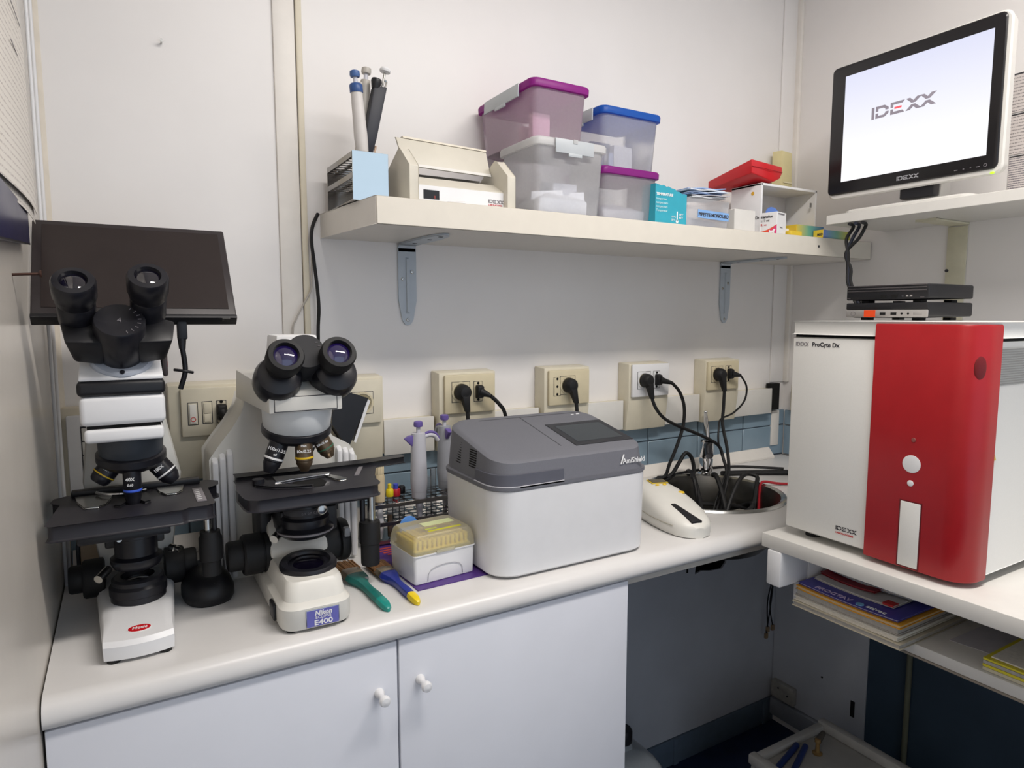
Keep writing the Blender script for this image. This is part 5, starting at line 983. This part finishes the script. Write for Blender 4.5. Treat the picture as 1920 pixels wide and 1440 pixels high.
disc(-.816, 1.130, .0145, M_WHITE, 'button'); disc(-.816, 1.098, .005, M_WHITE, 'button'); disc(-.817, 1.170, .0035, mat('dull_led', '8A4A44', .4), 'indicator')
part('sample_door', B().box(FX-.0012, FX+.001, -.8345, -.8025, AZ0-.002, 1.0665, .001), M_CASE, rp)
part('sample_door_gap', B().box(FX-.0003, FX+.001, -.8365, -.8005, AZ0-.004, 1.0685), mat('dark_red_gap', '5A0D12', .5), rp)
part('finger_hole', B().ell((AX+.034+.0385*math.cos(math.radians(232)), -.868+.0385*math.sin(math.radians(232)), 1.292), .003, .009, .020).rot('Z', 52, (AX+.034+.0385*math.cos(math.radians(232)), -.868+.0385*math.sin(math.radians(232)), 1.292)), mat('recess_shade_red', '6E0C12', .5), rp)  # raised oval; its darker red paints the shade of the finger recess
part('warning_label', B().plate([[(0, 0), (.009, 0), (.0045, .009)]], (AX+.058, -.9042, 1.145), (1, 0, 0), (0, 0, 1), .0004), mat('warning_yellow', 'CDB53A', .5), an)
text('IDEXX', .0110, (AX-.0003, -.5865, 1.3145), R_, U_, M_PRINTG, an, xs=.86); text('ProCyte Dx', .0110, (AX-.0003, -.6210, 1.3145), R_, U_, M_PRINTK, an, bold=.0002)
logo((AX-.0001, -.686, .983), R_, U_, .041, M_PRINTK, None, an); text('LABORATORIES', .0044, (AX-.0003, -.686, .9765), R_, U_, M_PRINTR, an, xs=1.1)
vg = part('vent_panel', B().box(1.262, 1.48, AY0-.0006, AY0+.001, 1.262, 1.322), mat('vent_grey', 'A9A9A6', .6), an)
for k in range(15): part('vent_slot', B().box(1.265, 1.477, AY0-.001, AY0-.0004, 1.2645+k*.0038, 1.2663+k*.0038), mat('vent_dark', '7E7E7C', .7), vg)

# ------------------------------------------------------------------ two small computers
def minipc(lb, z, silver):
    t = thing('mini_computer', lb, 'computer', (1.588, -.585, z), group='small black computers stacked on the analyzer')
    x0, x1, y0, y1 = 1.50, 1.677, -.672, -.497
    for fx in (1.53, 1.65):
        for fy_ in (-.64, -.53): part('foot', B().box(fx-.012, fx+.012, fy_-.008, fy_+.008, z, z+.006, .001), M_RUBBER, t)
    zb, zt_ = z+.005, z+.037
    part('case', B().hull([(x0+.004, y0+.001, zb+.003), (x0+.004, y1-.001, zb+.003), (x0+.014, y0+.012, zb), (x0+.014, y1-.012, zb), (x1, y0, zb+.003), (x1, y1, zb+.003), (x0+.004, y0+.001, zt_), (x0+.004, y1-.001, zt_), (x1, y0, zt_), (x1, y1, zt_)], .004, 3), M_BLACK, t)
    if silver:
        part('front_strip', B().box(x0, x0+.006, y0, y1, zb+.001, zb+.0175, .003), mat('silver_strip', 'A9A5A2', .35, .3), t)
        part('front_band', B().box(x0+.001, x0+.006, y0, y1, zb+.0175, zt_, .003), M_BLACK, t)
        part('sticker', B().box(x0-.0006, x0+.001, -.565, -.540, zb+.0015, zb+.0165), mat('orange_sticker', 'F0501E', .5), t)
        part('emblem', B().lathe((x0+.0002, -.515, zb+.009), (-1, 0, 0), [(.0055, 0), (.0055, .0004), (.0045, .0004), (.0045, 0)], 20, cap=False), M_PRINTG, t)
        zc = zb+.009
        part('power_button', B().box(x0-.0003, x0+.001, -.662, -.644, zc-.003, zc+.003, .0008), mat('silver_button', '9A9693', .4), t)
    else:
        part('front_face', B().box(x0+.0005, x0+.006, y0, y1, zb+.001, zt_-.001, .003), M_BLACK, t)
        for k in range(3): part('front_fin', B().box(x0-.0008, x0+.003, y0+.004, y1-.003, zb+.0185+k*.0055, zb+.0208+k*.0055, .0006), mat('fin_grey', '4A4648', .35), t)
        zc = zb+.008
        part('power_button', B().box(x0-.0004, x0+.001, -.640, -.628, zc-.0018, zc+.0018), mat('silver_button', '9A9693', .4), t)
        for yy in (-.503, -.660): part('corner_fin', B().box(x0-.0006, x0+.002, yy-.004, yy+.004, zc-.004, zc-.002), mat('fin_grey', '4A4648', .35), t)
    for yy, w in ((-.581, .012), (-.604, .012)): part('usb_port', B().box(x0-.0005, x0+.001, yy-w/2, yy+w/2, zc-.0028, zc+.0028), M_VOID, t)
    for yy in (-.621, -.634): part('audio_jack', B().cyl((x0-.0005, yy, zc), (x0+.001, yy, zc), .0022, n=12), M_VOID if silver else M_PRINTK, t)
minipc('lower small black computer with a silver front and orange sticker', AZ1+.0005, True)
minipc('upper small black computer with a ribbed dark front', AZ1+.0378, False)

# ------------------------------------------------------------------ shelf with the monitor
mb = thing('monitor_shelf', 'short white wall shelf carrying the monitor on the right wall', 'shelf', (1.82, -.75, 1.605))
part('board', B().box(1.694, W-.0005, -1.35, -.305, 1.605, 1.629, .001, 1), M_WHITE2, mb)
bk = thing('shelf_bracket', 'cream metal bracket holding the monitor shelf on the right wall', 'bracket', (1.93, -.50, 1.36))
M_BY = mat('cream_metal', 'CFCBB4', .42)
part('leg', B().box(W-.005, W-.0005, -.521, -.474, 1.36, 1.597, .0015), M_BY, bk)
part('arm', B().prism([(-.521, 1.6045), (-.474, 1.6045), (-.474, 1.600), (-.521, 1.600)], 'x', 1.80, W-.0005, .001), M_BY, bk)
part('screw', B().cyl((W-.005, -.478, 1.487), (W-.008, -.478, 1.487), .004, n=12), M_PRINTK, bk)
mn = thing('computer_monitor', 'white monitor with a black bezel and bright lit screen on the right wall shelf', 'monitor', (1.77, -.485, 1.629))
MX = 1.716
part('shell', B().loft([[(x, a, b_) for a, b_ in rr(-.690+i, -.288-i, 1.670+i, 2.004-i, .02, 5)] for x, i in ((MX+.004, .003), (MX+.008, 0), (MX+.034, .004), (MX+.046, .03), (MX+.052, .06))]), M_WHITE2, mn)
bz = part('bezel', B().loft([[(x, a, b_) for a, b_ in rr(-.681+i, -.290-i, 1.682+i, 1.999-i, .012, 4)] for x, i in ((MX+.006, 0), (MX+.001, 0), (MX-.001, .002))]), mat('bezel_black', '1B191B', .3), mn)
M_SCR = mat('lit_screen', '08080A', .3); _n = M_SCR.node_tree; _p = _n.nodes['Principled BSDF']
_t = _n.nodes.new('ShaderNodeTexCoord'); _s = _n.nodes.new('ShaderNodeSeparateXYZ'); _r = _n.nodes.new('ShaderNodeValToRGB')
_r.color_ramp.elements[0].color = (*lin('FCFCFF'), 1); _r.color_ramp.elements[0].position = .25; _r.color_ramp.elements[1].color = (*lin('DFE1F6'), 1)
_n.links.new(_t.outputs['Generated'], _s.inputs[0]); _n.links.new(_s.outputs['Z'], _r.inputs['Fac']); _n.links.new(_r.outputs['Color'], _p.inputs['Emission Color']); _p.inputs['Emission Strength'].default_value = .97
scr = part('screen', B().box(MX-.0016, MX, -.659, -.327, 1.712, 1.971), M_SCR, mn)
M_SG = mat('screen_grey', '7C7680', .4, emit=.5); M_SR = mat('screen_red', 'D05058', .4, emit=.6)
logo((MX-.0018, -.400, 1.8475), R_, U_, .153, M_SG, M_SR, scr)
logo((MX-.0012, -.470, 1.6905), R_, U_, .052, mat('logo_silver', 'B9BABC', .3, .6), None, bz)
for k, yy in enumerate((-.600, -.616, -.630, -.644)): part('menu_mark', B().box(MX-.0014, MX-.0008, yy-.004 if k in (0, 3) else yy-.0015, yy+.003 if k in (0, 3) else yy+.0015, 1.690, 1.6915), M_PRINTG, bz)
part('power_mark', B().lathe((MX-.0009, -.6585, 1.6915), (-1, 0, 0), [(.0035, 0), (.0035, .0004), (.0027, .0004), (.0027, 0)], 18, cap=False), M_PRINTG, bz)
part('power_light', B().ell((MX+.0035, -.671, 1.6735), .002, .0045, .0028), mat('green_light', '9CF02E', .4, emit=1.2), mn)
part('stand_base', B().loft([[(x_, y_, z) for x_, y_ in rr(1.700+i, 1.86-i, -.640+i, -.345-i, .02, 4)] for z, i in ((1.6295, .0), (1.6335, 0), (1.6375, .006))]), M_WHITE2, mn)
part('stand_neck', B().hull([(1.755, -.55, 1.637), (1.755, -.46, 1.637), (1.80, -.55, 1.637), (1.80, -.46, 1.637), (1.768, -.55, 1.78), (1.768, -.46, 1.78), (1.80, -.55, 1.78), (1.80, -.46, 1.78)], .004), M_WHITE2, mn)
part('neck_recess_shade', B().box(1.730, 1.756, -.548, -.470, 1.648, 1.690, .003), M_BLACK, mn)  # black block puts in the shade of the recess at the neck
for k, (dy, dz) in enumerate(((0, 0), (.016, .002), (.033, .004))):
    y0 = -.360-dy
    cable('monitor_cable', ['black cable left of three hanging from the monitor shelf', 'black cable middle of three hanging from the monitor shelf', 'black cable right of three hanging from the monitor shelf'][k],
          [(1.66+.03, y0-.012, 1.600), (1.716, y0-.006, 1.5985), (1.722, y0, 1.590), (1.718, y0+.012, 1.565), (1.714, -.357+.003*k, 1.53), (1.712, -.360-.004*k, 1.49), (1.705, -.368-.004*k, 1.45), (1.70, -.40-.01*k, 1.39)], .0042, M_RUBBER if k != 1 else mat('blue_black', '1A2030', .5), 'black cables under the monitor shelf')
# printed notices on the right wall
M_N = print_mat('notice_print', 'CFC7C4', '8A8484', (8, 8, 3), .42, 42)
for lb, y0, y1, z0, z1, m_ in (('plain printed notice with a dark top edge, highest on the wall behind the monitor', -.80, -.575, 1.849, 1.938, M_N), ('printed notice on the wall behind the monitor, middle of three', -.80, -.575, 1.752, 1.845, M_N), ('closely printed notice on the wall behind the monitor, just above the shelf', -.80, -.60, 1.650, 1.748, print_mat('notice_dense', 'CCC5C2', '77727A', (8, 8, 3), .34, 60))):
    t = thing('wall_notice', lb, 'notice', (W-.002, (y0+y1)/2, z0), group='notices on the right wall')
    part('sheet', B().box(W-.0025, W-.0005, y0, y1, z0, z1), m_, t); part('top_edge', B().box(W-.0032, W-.0025, y0, y1, z1-.003, z1), M_PRINTK, t)

# ------------------------------------------------------------------ books and papers under the desk
def book(name, lb, cat, y0, y1, x0, x1, z, th, cover, pages, sag=.004, rz=0, spiral=False, lettering=None):
    t = thing(name, lb, cat, ((x0+x1)/2, (y0+y1)/2, z), rz, 'books and folders stacked under the desk')
    hx, hy = (x1-x0)/2, (y1-y0)/2; n = 10
    def sec(a, b_, ins):
        out = []
        for i in range(n+1):
            y = -hy+ins+i*(2*hy-2*ins)/n; s = sag*abs(y/hy)**2
            out.append([(-hx+ins, y, s+a), (hx-ins, y, s+a), (hx-ins, y, s+b_), (-hx+ins, y, s+b_)])
        return B().loft(out)
    c = min(.0012, th*.2)
    part('cover', sec(th-c, th, 0), cover, t, local=True); part('cover', sec(0, c, 0), cover, t, local=True); part('pages', sec(c, th-c, .0025), pages, t, local=True)
    if spiral:
        b = B()
        for k in range(11): b.lathe((-hx+.012+k*.008, hy-.002, th/2+sag), (1, 0, 0), [(.006, -.0008), (.007, -.0008), (.007, .0008), (.006, .0008), (.006, -.0008)], 14, cap=False)
        part('spiral', b, M_STEEL, t, local=True)
    return t
PG_ = mat('page_white', 'D9D3C6', .7, var=.08, scale=200); PGG = mat('page_grey', 'A8A39C', .7, var=.1, scale=200)
z = .8065
def stack(*a, **k):
    global z
    th = a[7]; book(a[0], a[1], a[2], a[3], a[4], a[5], a[6], z, th, a[8], a[9], **k); z += th+.0004
stack('bound_book', 'cream bound book at the very bottom of the stack under the desk', 'book', -.812, -.602, 1.213, 1.52, .010, mat('cream_cover', 'BDB49F', .55), PGG, sag=.0)
stack('bound_book', 'white bound book just above the bottom of the stack under the desk', 'book', -.805, -.602, 1.218, 1.51, .008, mat('white_cover', 'D2CDC2', .5), PG_, sag=.001)
stack('magazine', 'thick grey magazine in the lower part of the stack under the desk', 'magazine', -.803, -.602, 1.222, 1.50, .011, PGG, PGG, sag=.002)
stack('notebook', 'orange-yellow notebook in the middle of the stack under the desk', 'notebook', -.806, -.603, 1.222, 1.50, .007, mat('orange_cover', 'E0A02C', .45), mat('page_tan', 'CDB894', .6), sag=.002)
zb_ = z
stack('brochure', 'violet-blue brochure with white lettering in the stack under the desk', 'brochure', -.798, -.604, 1.228, 1.48, .0035, mat('violet_cover', '4B46A0', .35, var=.06), PG_, sag=.003)
br = bpy.data.objects['brochure']
text('PROCTAV', .016, (-.121, .066, .0058), (0, -1, 0), (1, 0, 0), mat('pale_violet', 'C9B8DC', .5), br, local=True, bold=.0003)
part('round_mark', B().cyl((-.115, -.022, .0030), (-.115, -.022, .0050), .007, n=20), mat('sky_mark', '7FB6DC', .4), br, local=True)
text('scivac', .015, (-.121, -.036, .0064), (0, -1, 0), (1, 0, 0), M_PRINTW, br, local=True, bold=.0003)
stack('booklet', 'white booklet with a small red tab lying on the violet brochure', 'booklet', -.768, -.610, 1.268, 1.49, .004, mat('booklet_white', 'D6D2CE', .5), PG_, sag=.003)
part('tab', B().box(-.1125, -.094, -.078, -.059, .0045, .0082), M_PRINTR, bpy.data.objects['booklet'], local=True)
stack('slim_book', 'slim dark red book near the top of the stack under the desk', 'book', -.72, -.608, 1.290, 1.49, .004, mat('wine_cover', '8A1C2A', .45), mat('page_red', 'A03A40', .6), sag=.004)
stack('spiral_folder', 'pale blue-white spiral folder on top of the stack under the desk', 'folder', -.790, -.612, 1.310, 1.50, .004, mat('pale_blue_cover', 'AEB4C6', .35), PG_, sag=.005, spiral=True)
stack('thin_case', 'grey flat case lying on the spiral folder under the desk', 'case', -.742, -.645, 1.352, 1.47, .009, mat('taupe_cover', '8C857C', .45), mat('taupe_side', 'A59C8C', .5), sag=.001)
pp = solo('paper_sheet', B().hull([(1.325, -.835, .8065), (1.56, -.84, .8065), (1.35, -1.02, .8065), (1.56, -1.02, .8065), (1.325, -.835, .8075), (1.56, -.84, .8075), (1.35, -1.02, .8075), (1.56, -1.02, .8075)]), mat('paper_white', 'C9C6CC', .6), 'loose white paper sheet on the shelf under the desk', 'paper')
for k, (lb, h0, h1, m_, nm) in enumerate((('cream booklet at the bottom of the yellow pile under the desk', .0080, .0135, mat('cream_page', 'C7BFA6', .6), 'cream_booklet'), ('lower yellow folder in the pile under the desk', .0140, .0185, mat('yellow_folder', 'D6C832', .45), 'yellow_folder'), ('grey-edged booklet between the two yellow folders', .0190, .0245, PGG, 'grey_booklet'), ('upper yellow folder in the pile under the desk', .0250, .0285, MATS['yellow_folder'], 'yellow_folder'), ('white leaflet lying on the upper yellow folder', .0290, .0315, PG_, 'white_leaflet'))):
    solo(nm, B().box(1.268+.008*(k == 4), 1.44, -1.16, -.912-.008*(k == 4), .8065+h0-.0075, .8065+h1-.0075, .0004, 1), m_, lb, 'folder' if 'folder' in nm else 'booklet')

# ================================================================== UNDER THE WORKTOP
jg = thing('plastic_jug', 'white plastic jug with a black cap on the floor beside the cabinet', 'jug', (1.165, -.16, 0))
part('body', B().loft([[(1.165+a, -.16+b_, zz) for a, b_ in rr(-w, w, -w*.9, w*.9, w*.35, 4)] for w, zz in ((.085, .001), (.09, .008), (.09, .19), (.086, .215), (.07, .24), (.045, .256), (.022, .262), (.020, .282))]), clear_mat('milky_plastic', 'D2D8DC', .8, .3), jg)
part('cap', B().lathe((1.165, -.16, .279), (0, 0, 1), [(.024, 0), (.0255, .002), (.0255, .030), (.022, .035), (.001, .035)], 24), M_BLACK, jg)
part('mark', B().plate([[(0, 0), (.016, 0), (.016, .012), (.0, .012)]], (1.207, -.2412, .205), (1, 0, 0), (0, 0, 1), .0005), M_PRINTW, jg)
cr_ = thing('plastic_crate', 'pale grey plastic tray-topped crate on the floor under the desk', 'crate', (1.59, -.47, 0))
M_CR = mat('crate_plastic', 'B9B6B0', .5, var=.06)
part('body', B().box(1.442, 1.742, -.66, -.335, .001, .225, .008), M_CR, cr_)
part('rim', B().box(1.438, 1.462, -.66, -.332, .2255, .252, .004), M_CR, cr_); part('rim', B().box(1.722, 1.746, -.66, -.332, .2255, .252, .004), M_CR, cr_)
part('rim', B().box(1.462, 1.722, -.352, -.332, .2255, .245, .004), M_CR, cr_)
M_BP = mat('blue_bar', '27386F', .45)
for k, (a, b_) in enumerate((((1.462, -.395, .2335), (1.60, -.357, .2335)), ((1.475, -.43, .2335), (1.615, -.372, .2335)))):
    solo('blue_rod', B().cyl(a, b_, .0075, n=14), M_BP, ['thin dark blue rod at the outer edge of the grey crate', 'second dark blue rod, nearer the middle of the grey crate'][k], 'rod', 'blue rods on the crate')
ft = thing('pipe_fitting', 'small tan pipe fitting standing in the grey crate', 'fitting', (1.625, -.40, .2255))
part('stem', B().lathe((1.625, -.40, .2258), (0, 0, 1), [(.012, 0), (.013, .003), (.006, .006), (.005, .03), (.008, .033), (.007, .042), (.001, .043)], 16), mat('tan_fitting', '9A7C4E', .4, .3), ft)
part('branch', B().cyl((1.625, -.40, .262), (1.66, -.392, .268), .009, .006, 14), mat('grey_rag', '5C564E', .8), ft)
vp = solo('drain_pipe', B().cyl((W-.017, -.455, .089), (W-.017, -.455, .785), .0075, n=14), mat('old_pipe', '6E6F5C', .5), 'thin greenish pipe running up the dark blue wall under the desk', 'pipe')
hw = thing('loose_wires', 'bundle of bare black wires with connectors hanging down the corner below the desk', 'wires', (1.86, -.03, .33))
for k, p in enumerate(([(1.885, -.05, .75), (1.884, -.045, .55), (1.868, -.04, .45), (1.874, -.04, .36)], [(1.890, -.05, .75), (1.888, -.045, .55), (1.886, -.04, .45), (1.868, -.04, .34)], [(1.894, -.05, .75), (1.892, -.045, .56), (1.88, -.04, .44), (1.898, -.04, .36)])):
    part('wire', B().tube(p, .0022, 6), M_RUBBER, hw); part('connector', B().box(p[-1][0]-.006, p[-1][0]+.006, p[-1][1]-.004, p[-1][1]+.004, p[-1][2]-.016, p[-1][2]+.002, .001), mat('tan_connector', '8A7458', .5), hw)
bx_ = thing('corner_box', 'small dirty white box fixed low in the corner under the desk', 'junction box', (1.93, -.06, .10))
part('box', B().box(W-.028, W-.0065, -.105, -.02, .10, .158, .004), mat('dirty_white', 'A6A29A', .55, var=.2), bx_)
part('screw', B().cyl((W-.0282, -.05, .140), (W-.0295, -.05, .140), .003, n=10), M_PRINTK, bx_); part('screw', B().cyl((W-.0282, -.085, .128), (W-.0295, -.085, .128), .003, n=10), M_PRINTK, bx_)

# ================================================================== LEFT WALL
M_SHEET = print_mat('list_print', 'DDD8D0', 'B7AFAA', (2, 5, 9), .46, 34)
ps = thing('wall_list', 'tall printed list sheets hanging on the left wall above the dark screen', 'paper', (.004, -.45, 1.49))
for k in range(2):
    rings = []
    for i in range(15):
        zz = 1.50+i*.045+.012*k; cur = .006*max(0, 1-i/5)**2+.001*k
        rings.append([(.002+.0025*k+cur+.004*math.sin(j*.7+i*.3)*(i < 6), -.235-.012*k-j*.06-(.02 if i > 8 else 0), zz+.012*(1-j/8)*0) for j in range(9)])
    fr = [[(x, y, z_) for x, y, z_ in r]+[(x+.0006, y, z_) for x, y, z_ in r[::-1]] for r in rings]
    part('sheet', B().loft(fr), M_SHEET, ps)
for zz, w in ((1.605, .12), (1.575, .16), (1.70, .10), (1.755, .2), (1.83, .15)): part('rule_line', B().box(.0092, .0098, -.28-w, -.262, zz, zz+.0012), M_PRINTG, ps)
part('clip_mark', B().box(.0074, .0090, -.415, -.385, 1.612, 1.622, rot=('X', -35)), mat('brown_mark', '6A5248', .6), ps)
wp = thing('wall_pocket', 'dark navy wall pocket below the hanging list on the left wall', 'wall pocket', (.012, -.55, 1.45))
part('pocket', B().hull([(.001, -.335, 1.462), (.001, -.335, 1.512), (.001, -.80, 1.43), (.001, -.80, 1.512), (.010, -.338, 1.462), (.010, -.338, 1.505), (.014, -.80, 1.43), (.014, -.80, 1.505)], .001), mat('navy_cover', '23244A', .3, var=.06), wp)
part('edge', B().hull([(.0095, -.34, 1.4615), (.0105, -.34, 1.4615), (.0135, -.80, 1.4295), (.0145, -.80, 1.4295), (.0095, -.34, 1.4635), (.0105, -.34, 1.4635), (.0135, -.80, 1.4315), (.0145, -.80, 1.4315)]), M_BLACK, wp)
